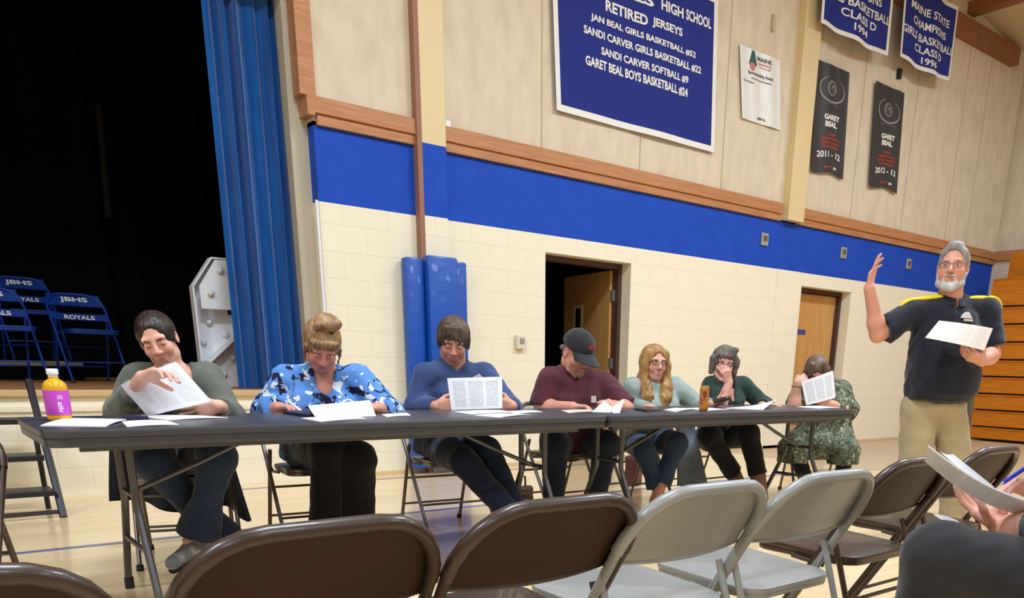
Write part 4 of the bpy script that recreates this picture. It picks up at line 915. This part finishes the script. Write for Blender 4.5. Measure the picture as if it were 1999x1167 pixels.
# woman with long blonde hair
p = Person('w5', 5.92, dict(P=(1265, 858, .10), N=(1275, 742, .0), H=(1277, 710, -.02), Sr=(1236, 757, -.08), Sl=(1316, 755, .10), Er=(1226, 797, -.10), El=(1366, 794, .08), Wr=(1270, 796, -.26), Wl=(1391, 789, -.10), Kr=(1258, 880, -.36), Kl=(1322, 866, -.30), Ar=(1292, 978, -.30), Al=(1278, 976, -.38)),
    'woman with long wavy blonde hair and glasses in a pale teal sweater, phone in hand', skin=(224, 166, 146), head=(26, 2, 2), hs=1.02)
p.toe = {'r': unit(VV(.5, -.2, .9))*.10-_ZZ*.05, 'l': unit(VV(-.5, -.2, .9))*.10-_ZZ*.05}
p.torso(PRW); p.head(jaw=.96, neck=.05, brow=(134, 100, 72)); p.arm('r'); p.arm('l'); p.legs((.08, .056, .034))
hand(p.body, p.J['Wr'], VV(.55, -.05, .8), VV(.1, -.9, .2), True, fcurl=[(.4, .7, .5)]*4)
hand(p.body, p.J['Wl'], VV(.8, .25, .4), VV(-.3, .8, .1), False, fcurl=[(.35, .5, .4)]*4, thumb=.7)
p.finish_body()
def ex(S):
    for sx in (-1, 1): S.ell(p.J['P']+p.U*p.T*.62+p.L*sx*.08+p.Fw*.10, (.08, .075, .08), k=.04)
p.shirt(clothmat('pale_teal_knit', (158, 170, 162), (142, 154, 147)), {'r': 1.88, 'l': 1.80}, grow=.008, r=(.072, .064, .046), neck='crew', extra=ex, fold=.005)
p.trousers(clothmat('mid_denim', (58, 78, 106), (46, 64, 90)), (.10, .076, .060), flare=.012, length=.70)
BLON = hairmat('golden_blonde', (188, 142, 84), (146, 104, 58))
def fh(S, s):
    s.hcap(S, (.088, .106, .096), (0, -.018, .034), (0, .116, -.02), (.066, .080, .116), low=-.08)
    for sx, e in ((-1, .022), (1, .0)):
        pts = [s.hp(sx*.062, .04, .075), s.hp(sx*.083, .03, -.01), s.hp(sx*.088, .02, -.09), s.hp(sx*.080, .055, -.15), s.hp(sx*.07, .085, -.215), s.hp(sx*.06, .10, -.27-e)]
        rr = [.020, .026, .036, .042, .040, .018]
        for a, b, r0, r1 in zip(pts, pts[1:], rr, rr[1:]): S.cap(a, b, r0, r1, k=.02)
    S.cap(s.hp(0, -.07, .0), s.hp(0, -.085, -.16), .07, .06, k=.03)
p.hair(fh, BLON, freq=38, groove=.004)
p.glasses(mat('dark_frame', (70, 50, 44), .3))
FF = mat('flip_flop', (70, 46, 44), .7)
for q, lb in (('r', 1), ('l', -1)):
    A = p.J['A'+q]; f = unit(p.toe[q]*V3(1, 1, 0)); c = V3(A[0], A[1], .012)
    sd = np.cross(_ZZ, f); MB().prism([(-.06, -.03), (-.05, .03), (.10, .042), (.17, .035), (.185, 0), (.17, -.032), (.10, -.036)], lambda u, v, d: c+f*u+sd*v+_ZZ*d, -.011, .010).build('flip_flop', FF, p.root, smooth=0)
    MB().tube([c+f*.04+sd*.045, c+f*.09+sd*.02+_ZZ*.055, c+f*.13+_ZZ*.035, c+f*.14], .006).tube([c+f*.04-sd*.045, c+f*.09-sd*.02+_ZZ*.055, c+f*.13+_ZZ*.035], .006).build('strap', FF, p.root)
# woman in dark green
p = Person('w6', 6.33, dict(P=(1402, 848, .10), N=(1412, 738, .02), H=(1413, 711, -.05), Sr=(1388, 753, -.08), Sl=(1450, 752, .10), Er=(1404, 800, -.22), El=(1494, 792, .08), Wr=(1423, 746, -.19), Wl=(1486, 791, -.10), Kr=(1385, 850, -.34), Kl=(1462, 848, -.26), Ar=(1452, 955, -.10), Al=(1488, 965, -.30)),
    'woman with short grey hair and glasses in a dark green top, hand over her mouth', skin=(226, 166, 148), head=(8, 6, 6), hs=1.02)
p.toe = {'r': unit(VV(.2, -.2, 1))*.10-_ZZ*.05, 'l': unit(VV(.1, -.5, .8))*.11-_ZZ*.03}
p.torso(PRW); p.head(jaw=.98, neck=.05, brow=(120, 104, 94)); p.arm('r', (.046, .040, .030)); p.arm('l'); p.legs((.085, .06, .036))
hand(p.body, p.J['Wr'], VV(-.35, .8, .3), VV(-.35, .3, -1), True, fcurl=[(.7, .8, .4), (.8, .8, .4), (.9, .8, .4), (.9, .8, .4)], thumb=.3)
hand(p.body, p.J['Wl'], VV(.75, .1, .5), VV(.1, -.9, .1), False, fcurl=[(.2, .3, .2)]*4)
p.finish_body()
p.shirt(clothmat('forest_knit', (48, 68, 58), (40, 58, 49)), {'r': 1.22, 'l': 1.72}, grow=.006, r=(.068, .060, .046), neck='v', fold=.005)
p.trousers(clothmat('dark_slacks', (34, 34, 36), (26, 26, 28)), (.108, .082, .066), flare=.004, length=.66)
def fh(S, s):
    s.hcap(S, (.091, .106, .098), (0, -.018, .036), (0, .120, -.035), (.066, .078, .108), low=-.075)
    for x in (-.055, -.03, 0, .03, .05): S.cap(s.hp(x*.8+.02, .05, .11), s.hp(x-.012, .086-abs(x)*.3, .062), .020, .011, k=.012)
    for sx in (-1, 1): S.cap(s.hp(sx*.085, .01, .03), s.hp(sx*.085, .02, -.06), .026, .018, k=.02)
p.hair(fh, hairmat('iron_grey', (124, 114, 106), (90, 80, 74)), freq=30, groove=.004)
p.glasses(mat('thin_frame', (120, 110, 100), .3, .6))
BRB = mat('brown_leather', (122, 80, 54), .5); p.shoe('l', BRB); p.shoe('r', BRB)
for q in 'rl':
    A, K_ = p.J['A'+q], p.J['K'+q]; SDF().cap(A-_ZZ*.03, A+(K_-A)*.42, .048, .062, ends=(0, 1)).mesh('boot_shaft', .006, BRB, p.root)
# woman in olive tunic
p = Person('w7', 6.72, dict(P=(1606, 846, .02), N=(1606, 742, .0), H=(1594, 728, -.08), Sr=(1568, 762, -.06), Sl=(1640, 764, .06), Er=(1550, 800, -.16), El=(1654, 800, -.06), Wr=(1556, 746, -.20), Wl=(1620, 788, -.22), Kr=(1548, 876, -.24), Kl=(1648, 880, -.26), Ar=(1582, 950, -.16), Al=(1644, 950, -.20)),
    'woman in an olive patterned tunic leaning her bowed head on one hand', skin=(224, 166, 146), head=(6, 32, -4), hs=1.02)
p.torso([(t, a*1.15, b*1.2, c+.01) for t, a, b, c in PRW]); p.head(jaw=1.0, neck=.052, eyes_open=False, brow=(110, 88, 74)); p.arm('r', (.062, .052, .032)); p.arm('l', (.06, .05, .032)); p.legs((.09, .066, .042))
hand(p.body, p.J['Wr'], VV(.7, .35, -.3), VV(.3, -.3, -.8), True, fcurl=[(.8, .9, .6)]*4)
hand(p.body, p.J['Wl'], VV(-.85, .3, .3), VV(-.2, .2, -1), False, fcurl=[(.35, .5, .4)]*4)
p.finish_body()
OL = bpy.data.materials.new('olive_floral'); floral(OL, (92, 98, 78), [((66, 70, 56), 16, .52), ((168, 172, 150), 30, .62), ((128, 134, 112), 24, .58)], 1, 1)
def ex(S):
    for q, sg in (('r', -1), ('l', 1)):
        hj = p.J['P']+p.L*sg*.09; K = p.J['K'+q]; S.cap(hj, K, .135, .115, k=.05); S.cap(K-_ZZ*0, K-_ZZ*.10, .112, .125, k=.03, ends=(0, 1))
    S.ell(p.J['P']+p.U*p.T*.35+p.Fw*.08, (.18, .15, .17), k=.06)
    S.cap(p.J['P'], (p.J['Kr']+p.J['Kl'])/2+_ZZ*.02, .13, .10, k=.05)
p.shirt(OL, {'r': .78, 'l': 1.05}, grow=.014, r=(.088, .086, .06), neck='crew', extra=ex, fold=.006, sh=.078, name='tunic')
p.trousers(BLK, (.10, .075, .058), length=1.0)
def fh(S, s):
    s.hcap(S, (.090, .105, .096), (0, -.018, .036), (0, .122, -.035), (.064, .08, .112), low=-.085)
    for x in (-.058, -.044, .058): S.cap(s.hp(x*.8, .055, .108), s.hp(x*1.05, .092-abs(x)*.3, .03), .020, .012, k=.012)
    for sx in (-1, 1): S.cap(s.hp(sx*.083, .02, .03), s.hp(sx*.086, .045, -.085), .022, .014, k=.02)
p.hair(fh, hairmat('brown_grey', (128, 104, 88), (94, 74, 62)), freq=32, groove=.0035)
MB().tube([p.J['Wr']+unit(p.J['Er']-p.J['Wr'])*.03+.036*(math.cos(a)*_RH+math.sin(a)*_FH) for a in np.linspace(0, 6.28, 18)], .006).build('bracelet', mat('bracelet_tan', (150, 116, 70), .4), p.root)
p.shoe('l', DKSHOE); p.shoe('r', DKSHOE)

# ------------------------------------------------------------------ paper sheets and small things
def paper_mat(name, sc, strength, ink=(150, 150, 156), base=(232, 232, 236)):
    m = mat(name, base, .6, spec=.2); nt = m.node_tree; b = nt.nodes['Principled BSDF']
    uv = nt.nodes.new('ShaderNodeAttribute'); uv.attribute_name = 'page'
    sep = nt.nodes.new('ShaderNodeSeparateXYZ'); nt.links.new(uv.outputs['Vector'], sep.inputs[0])
    def mth(op, a, v=None, c=None):
        n = nt.nodes.new('ShaderNodeMath'); n.operation = op
        for i, q in enumerate((a, v, c)):
            if q is None: continue
            if isinstance(q, (int, float)): n.inputs[i].default_value = q
            else: nt.links.new(q, n.inputs[i])
        return n.outputs[0]
    rows = mth('GREATER_THAN', mth('FRACT', mth('MULTIPLY', sep.outputs[1], sc)), .5)
    n = nt.nodes.new('ShaderNodeTexNoise'); n.inputs['Scale'].default_value = 1; mp = nt.nodes.new('ShaderNodeMapping'); mp.inputs['Scale'].default_value = (34, sc, 1)
    nt.links.new(uv.outputs['Vector'], mp.inputs[0]); nt.links.new(mp.outputs[0], n.inputs['Vector'])
    wd_ = mth('GREATER_THAN', n.outputs['Fac'], .44)
    col = mth('GREATER_THAN', mth('FRACT', mth('MULTIPLY', sep.outputs[0], 3.1)), .16)
    ins = mth('MULTIPLY', mth('LESS_THAN', mth('ABSOLUTE', mth('SUBTRACT', sep.outputs[0], .5)), .42), mth('LESS_THAN', mth('ABSOLUTE', mth('SUBTRACT', sep.outputs[1], .5)), .40))
    f = mth('MULTIPLY', mth('MULTIPLY', mth('MULTIPLY', rows, wd_), mth('MULTIPLY', ins, col)), strength)
    mx = nt.nodes.new('ShaderNodeMix'); mx.data_type = 'RGBA'; mx.inputs['A'].default_value = lin(base); mx.inputs['B'].default_value = lin(ink)
    nt.links.new(f, mx.inputs['Factor']); nt.links.new(mx.outputs['Result'], b.inputs['Base Color']); return m
PRINT = paper_mat('printed_paper', 34, .8); PLAIN = mat('plain_paper', (234, 234, 238), .6, spec=.2); FAINT = paper_mat('faint_paper', 26, .35)
def paper(label, corners, bow=(0, 0, 0), m=PRINT, twist=(0, 0, 0), group='loose papers', cat='paper', th=.0016, name='paper_sheet', axis=0):
    TL, TR, BR, BL = [Vector(c) for c in corners]; bw = Vector(bow); tw = Vector(twist)
    def fn(u, v):
        w_ = u if axis == 0 else v
        return TL*(1-u)*(1-v)+TR*u*(1-v)+BR*u*v+BL*(1-u)*v+bw*math.sin(math.pi*w_)+tw*math.sin(2*math.pi*u)*(.4+.6*v)
    mb = MB().sheet(fn, 18, 14, th); o = mb.build(name, m, smooth=70)
    a = o.data.attributes.new('page', 'FLOAT_VECTOR', 'POINT'); uvs = [(i/18, 1-j/14, 0) for i in range(19) for j in range(15)]*2
    a.data.foreach_set('vector', [q for t_ in uvs for q in t_])
    return tag(o, label, cat, group)
TZ = .7435
def TP(x, y, z=TZ): return AT(x, y, 2, z)
def H4(pts): return [PH(x, y, h) for x, y, h in pts]
toward = -_FH
paper('curved printed sheets held up by the woman in the grey-green sweater', H4([(236, 752, 3.50), (343, 706, 3.60), (412, 784, 3.66), (289, 813, 3.55)]), toward*.035, FAINT, th=.003)
paper('second sheet folded back along the top of the raised papers at left', H4([(318, 712, 3.62), (345, 707, 3.64), (413, 783, 3.69), (388, 792, 3.68)]), toward*.012, PLAIN)
paper('white sheets fanned at the far left end of the table by the bottle', [TP(79, 831), TP(146, 816.5), TP(250, 819), TP(205, 833)], (0, 0, .006), PLAIN, th=.004)
paper('white sheet lying at the front edge beside the fanned sheets', [TP(238, 823), TP(325, 821), TP(350, 829), TP(248, 833)], (0, 0, .003), PLAIN, th=.003)
paper('flat sheet under the hands of the woman in grey-green', [TP(270, 813), TP(390, 811), TP(445, 815), TP(330, 820)], (0, 0, .003), PLAIN, th=.003)
b0, b1 = TP(618, 818), TP(734, 812)
paper('folded white sheet standing in front of the woman in floral blouse', [Vector(PH(601, 792, 3.88)), Vector(PH(722, 781, 4.02)), b1, b0], toward*.006, FAINT)
paper('sheet lying flat under the folded sheet in front of the floral blouse', [TP(588, 816), TP(690, 812), TP(715, 817), TP(625, 823)], (0, 0, .002), PLAIN, th=.003)
paper('small white slip under the keys', [TP(745, 809), TP(795, 806), TP(802, 811), TP(755, 814)], (0, 0, .002), PLAIN, th=.002)
tag(MB().prism([tuple(TP(553, 807))[:2], tuple(TP(600, 803))[:2], tuple(TP(640, 810))[:2], tuple(TP(600, 814))[:2]], lambda u, v, d: (u, v, d), .743, .755).build('notebook', mat('navy_cover', (34, 36, 62), .5), smooth=0), 'dark notebook under the writing hand of the woman in floral blouse', 'notebook')
paper('printed sheet held in both hands by the man in the blue sweatshirt', H4([(873, 738, 4.62), (980, 735, 4.72), (981, 797, 4.70), (881, 800, 4.60)]), toward*.015, PRINT)
paper('sheet peeking over the top of the blue sweatshirt man\'s page', H4([(922, 737, 4.70), (936, 729, 4.71), (944, 738, 4.73), (930, 760, 4.72)]), toward*.002, PLAIN)
paper('white sheets under the hands of the man in blue', [TP(886, 804), TP(975, 800.5), TP(1005, 805), TP(920, 809)], (0, 0, .003), PLAIN, th=.004)
paper('white sheet at the front edge right of the man in blue', [TP(926, 811), TP(985, 807), TP(1035, 809), TP(975, 815)], (0, 0, .003), PLAIN, th=.002)
paper('white sheet on the table between the blue and maroon shirts', [TP(990, 803), TP(1045, 801), TP(1060, 804), TP(1005, 808)], (0, 0, .002), PLAIN, th=.002)
paper('left leaf of the folded sheet standing before the man in maroon', [Vector(PH(1180, 782, 5.14)), Vector(PH(1197, 797, 5.10)), TP(1192, 805), TP(1156, 804)], toward*.01, PLAIN)
paper('right leaf of the folded sheet standing before the man in maroon', [Vector(PH(1191, 797, 5.10)), Vector(PH(1219, 778, 5.16)), TP(1210, 806), TP(1196, 806)], toward*.012, PLAIN)
paper('pale sheet under the hand of the man in maroon', [TP(1095, 801), TP(1150, 799), TP(1168, 803), TP(1110, 806)], (0, 0, .002), mat('buff_paper', (214, 196, 180), .6), th=.002)
paper('white sheets beside the hand of the woman with long blonde hair', [TP(1296, 800), TP(1330, 796.5), TP(1362, 798), TP(1318, 804)], (0, 0, .004), PLAIN, th=.003)
paper('white sheet under the drink can', [TP(1340, 797), TP(1385, 796), TP(1424, 799.5), TP(1380, 802)], (0, 0, .002), PLAIN, th=.0015)
paper('stack of sheets with one curled corner before the woman in dark green', [TP(1416, 797), TP(1470, 794.5), Vector(TP(1514, 793))+Vector((0, 0, .045)), TP(1490, 800)], (0, 0, .004), PLAIN, th=.004)
paper('printed sheet held up by the woman in the olive tunic', H4([(1564, 745, 6.40), (1626, 723, 6.50), (1631, 776, 6.50), (1574, 791, 6.40)]), toward*.02, PRINT)
paper('flat white sheet on the right end of the table', [TP(1555, 794), TP(1600, 792), TP(1640, 795.5), TP(1600, 797.5)], (0, 0, .002), PLAIN, th=.002)
paper('printed sheets in the lowered hand of the standing man', H4([(1833, 626, 4.93), (1938, 641, 4.92), (1921, 684, 4.86), (1806, 659, 4.86)]), toward*.035, paper_mat('cream_print', 20, .3, (140, 130, 124), (226, 216, 206)), th=.003)
# drinks
t = thing('drink_bottle', 'plastic bottle with yellow drink and pink label at the left end of the table', 'bottle', tuple(AT(118, 822, 1, 3.80))[:2]+(.742,))
MB().lathe([(.036, 0), (.041, .006), (.042, .02), (.040, .03), (.042, .04), (.042, .105), (.040, .112), (.042, .12), (.040, .136), (.030, .148), (.0175, .156), (.017, .162)], (0, 0, 0), 32).build('bottle_body', mat('yellow_drink', (226, 166, 22), .12, coat=.5), t)
MB().lathe([(.0428, .022), (.0432, .024), (.0432, .112), (.0428, .114)], (0, 0, 0), 32).build('bottle_label', mat('pink_label', (196, 70, 190), .4), t)
MB().lathe([(.0165, .158), (.0165, .172), (.018, .173), (.0182, .174)], (0, 0, 0), 24).build('bottle_neck', mat('clear_plastic', (214, 206, 190), .1), t)
MB().lathe([(.019, .172), (.020, .174), (.020, .190), (.018, .193)], (0, 0, 0), 24).build('bottle_cap', WHITE, t)
lm = MB(); ang0 = math.atan2(-3.8, -.5)
for i in range(1):
    letters(lm, 'vita', lambda u, v: (.0436*math.cos(ang0+.25+v/.0432), .0436*math.sin(ang0+.25+v/.0432), u), .032, .072, -.010, .008, .03); letters(lm, 'XXX', lambda u, v: (.0436*math.cos(ang0+.25+u/.0432), .0436*math.sin(ang0+.25+u/.0432), v), -.010, .010, .082, .096, .03)
lm.build('label_lettering', mat('label_white', (232, 214, 236), .5), t, smooth=0)
t = thing('drink_can', 'tall slim orange can on the table before the woman with long blonde hair', 'can', tuple(TP(1373, 802))[:2]+(.744,))
MB().lathe([(.022, 0), (.027, .006), (.0285, .014), (.0285, .130), (.026, .140), (.0245, .146)], (0, 0, 0), 28).build('can_body', mat('orange_can', (206, 140, 62), .3, .3, noise=(28, (178, 100, 40), (1, 1, 1), .45, .6)), t)
MB().lathe([(.0245, .145), (.0255, .147), (.0255, .150), (.022, .149), (.021, .146)], (0, 0, 0), 28).build('can_rim', STEEL, t)
MB().prism([(.02*math.cos(a*.4)*.62, .02*math.sin(a*.4)+.10) for a in range(16)], lambda u, v, d: (-.645*0+u*.76-.0287*.64-d*.64, -u*.64-.0287*.76-d*.76, v), -.001, .0012).build('can_emblem', mat('can_brown', (120, 60, 40), .4), t, smooth=0)
# keys, pens, phones
t = thing('key_ring', 'small bunch of keys on the table right of the floral blouse', 'keys', tuple(TP(772, 810))[:2]+(.748,))
MB().tube([(.014*math.cos(a), .014*math.sin(a), .004) for a in np.linspace(0, 6.28, 20)], .0018).build('ring', STEEL, t)
for an in (.2, 1.5, 2.6):
    MB().prism([(.012, -.008), (.026, -.009), (.03, 0), (.026, .009), (.012, .008)], lambda u, v, d: (u*math.cos(an)-v*math.sin(an), u*math.sin(an)+v*math.cos(an), d+.004+.003*an), 0, .002).prism([(.028, -.003), (.058, -.003), (.058, .003), (.028, .003)], lambda u, v, d: (u*math.cos(an)-v*math.sin(an), u*math.sin(an)+v*math.cos(an), d+.004+.003*an), 0, .002).build('key', STEEL, t, smooth=0)
def pen(label, a, b, m, r=.0045, group=None):
    t = thing('pen', label, 'pen', (0, 0, 0)); a = Vector(a); b = Vector(b); d = (b-a)
    MB().tube([a+d*.08, a+d], r).build('barrel', m, t); MB().tube([a, a+d*.08], [.001, r*.8]).build('tip', STEEL, t)
    MB().tube([a+d*.72+Vector((0, 0, r*1.3)), a+d*.98+Vector((0, 0, r*1.3))], .0014).build('clip', m, t)
PENB = mat('pen_blue', (40, 60, 190), .3)
pen('blue pen under the fingers of the woman in grey-green', PH(262, 742, 3.60), PH(296, 729, 3.57), mat('pen_light_blue', (66, 112, 190), .3), .012)
pen('white pen in the writing hand of the woman in floral blouse', TP(592, 806), PH(562, 783, 4.06), mat('pen_white', (220, 220, 226), .3), .006)
tag(MB().prism([(a, b) for a, b in [tuple(TP(240, 815.5))[:2], tuple(TP(284, 814))[:2], tuple(TP(290, 818))[:2], tuple(TP(246, 820))[:2]]], lambda u, v, d: (u, v, d), .742, .756).build('phone', mat('phone_violet', (52, 46, 76), .25), smooth=0), 'dark violet phone on the table between the bottle and the raised papers', 'phone')
tag(MB().prism([(a, b) for a, b in [tuple(TP(1238, 800))[:2], tuple(TP(1268, 797.5))[:2], tuple(TP(1292, 801))[:2], tuple(TP(1262, 803.5))[:2]]], lambda u, v, d: (u, v, d), .742, .754).build('tablet', mat('black_glass', (26, 22, 28), .2), smooth=0), 'black tablet lying under the right hand of the woman with blonde hair', 'tablet')
c = Vector(PH(1409, 779, 5.74)); ph = MB().box(-.062, .062, -.030, .030, -.005, .005, 0, Matrix.Translation(c) @ Matrix.Rotation(-YAW, 4, 'Z') @ Matrix.Rotation(math.radians(-14), 4, 'Y') @ Matrix.Rotation(math.radians(15), 4, 'X'))
tag(ph.build('phone', mat('phone_black', (36, 28, 30), .25), smooth=0, bevel=.003), 'dark phone in the raised left hand of the woman with blonde hair', 'phone')
# jackets and bags
def jacket(label, corners, h, m, wave, folds, thick=.02, bow=0):
    TL, TR, BR, BL = [Vector(PH(x, y, hh)) for x, y, hh in corners]
    def fn(u, v):
        p_ = TL*(1-u)*(1-v)+TR*u*(1-v)+BR*u*v+BL*(1-u)*v
        return p_+Vector(toward)*(wave*math.sin(folds*u*6.28+v*1.3)*(.3+.7*v)-bow*(2*u-1)**2)+Vector((0, 0, .03*math.sin(9*u+1)*v))
    return tag(MB().sheet(fn, 40, 20, thick).build('jacket', m, smooth=70), label, 'jacket')
jacket('black jacket draped over the chair of the woman in grey-green', [(240, 862, 4.28), (462, 866, 4.22), (508, 1002, 4.20), (246, 978, 4.30)], 0, BLK, .03, 3.2, .03, -.12)
jacket('pale blue-grey jacket hanging from the chair of the long-haired woman', [(1322, 824, 6.02), (1352, 822, 6.10), (1384, 955, 6.10), (1322, 955, 6.00)], 0, clothmat('pale_denim', (132, 144, 156), (112, 122, 134)), .012, 1.6, .02)
def bag(label, x, y, rz, w_, d_, h_, m):
    t = thing('bag', label, 'bag', (x, y, 0), rz)
    s = SDF(); s.box((0, 0, h_/2), (w_/2, d_/2, h_/2), None, .03); s.mesh('bag_body', .006, m, t, lambda P: .006*vnoise(P, 22))
    MB().tube([(-w_*.25, 0, h_-.005), (-w_*.2, 0, h_+.07), (w_*.2, 0, h_+.07), (w_*.25, 0, h_-.005)], .008).build('handle', m, t)
bag('dark red bag on the floor behind the woman with blonde hair', 4.86, 5.22, .5, .20, .12, .26, mat('oxblood_leather', (84, 34, 34), .5))
bag('small brown bag on the floor between the blue and maroon shirts', 3.50, 4.97, .4, .16, .12, .12, mat('brown_leather_bag', (70, 48, 36), .5))

# ---- audience member at the right edge
p = Person('p9', 1.95, dict(P=('w', 2.12, .62, .52), N=('w', 2.14, .56, 1.02), H=('w', 2.13, .66, 1.19), Sl=('w', 1.95, .58, .96), Sr=('w', 2.33, .58, .96), El=('w', 1.99, .70, .67), Er=('w', 2.40, .74, .72), Wl=(1968, 1036, .14), Wr=(2024, 960, .20), Kl=(1833, 1086, -.02), Kr=('w', 2.20, 1.06, .50), Al=('w', 1.93, .98, .10), Ar=('w', 2.22, 1.10, .10)),
    'person at the right edge in black trousers, writing on papers on their knee', skin=(226, 168, 148), head=(-120, 25, 0), fwd=(0, 1, 0))
p.toe = {'r': V3(0, .13, -.06), 'l': V3(0, .13, -.06)}
p.torso(PRM); p.head(eyes_open=False); p.arm('r'); p.arm('l', (.054, .052, .042)); p.legs((.085, .066, .042))
hand(p.body, p.J['Wl'], VV(-.6, .5, -.6), VV(.1, .8, .5), False, sc=1.0, fcurl=[(.2, .3, .2)]*4, thumb=.6)
hand(p.body, p.J['Wr'], VV(-.9, .25, .2), VV(-.3, -.8, .3), True, sc=1.0, fcurl=[(.8, .9, .5), (.9, 1.0, .5), (1.0, 1.0, .5), (1.0, 1.0, .5)], thumb=.7)
p.finish_body(.0042)
p.shirt(clothmat('dark_navy_top', (28, 30, 40), (22, 24, 32)), {'r': 1.93, 'l': 1.30}, grow=.006, r=(.072, .066, .050))
p.trousers(clothmat('charcoal_trousers', (46, 46, 48), (38, 38, 40)), (.105, .084, .078), h=.005, fold=.003)
BK2 = hairmat('plain_brown', (92, 70, 54), (66, 50, 38))
p.hair(lambda S, s: s.hcap(S), BK2); p.shoe('l', DKSHOE); p.shoe('r', DKSHOE)
chair(CB, 2.12, .60, 0, 'brown folding chair under the writing person at the right edge')
paper('printed sheets held by the writing person at the right edge', H4([(1812, 870, 1.97), (2030, 985, 1.95), (1984, 1003, 2.05), (1806, 899, 2.05)]), V3(0, 0, -.018), paper_mat('wide_print', 30, .35), th=.004)
paper('second sheet behind the top of the papers at the right edge', H4([(1836, 882, 2.10), (1860, 886, 2.12), (1940, 950, 2.12), (1870, 912, 2.10)]), V3(0, 0, -.004), PLAIN)
paper('folded sheet resting on the black trousers at the right edge', H4([(1822, 1004, 2.02), (1868, 1016, 2.04), (1925, 1070, 2.00), (1895, 1052, 1.94)]), V3(0, 0, .004), PLAIN)
pen('blue pen in the fist of the writing person', PH(1953, 946, 2.08), PH(2018, 902, 2.12), PENB, .0055)
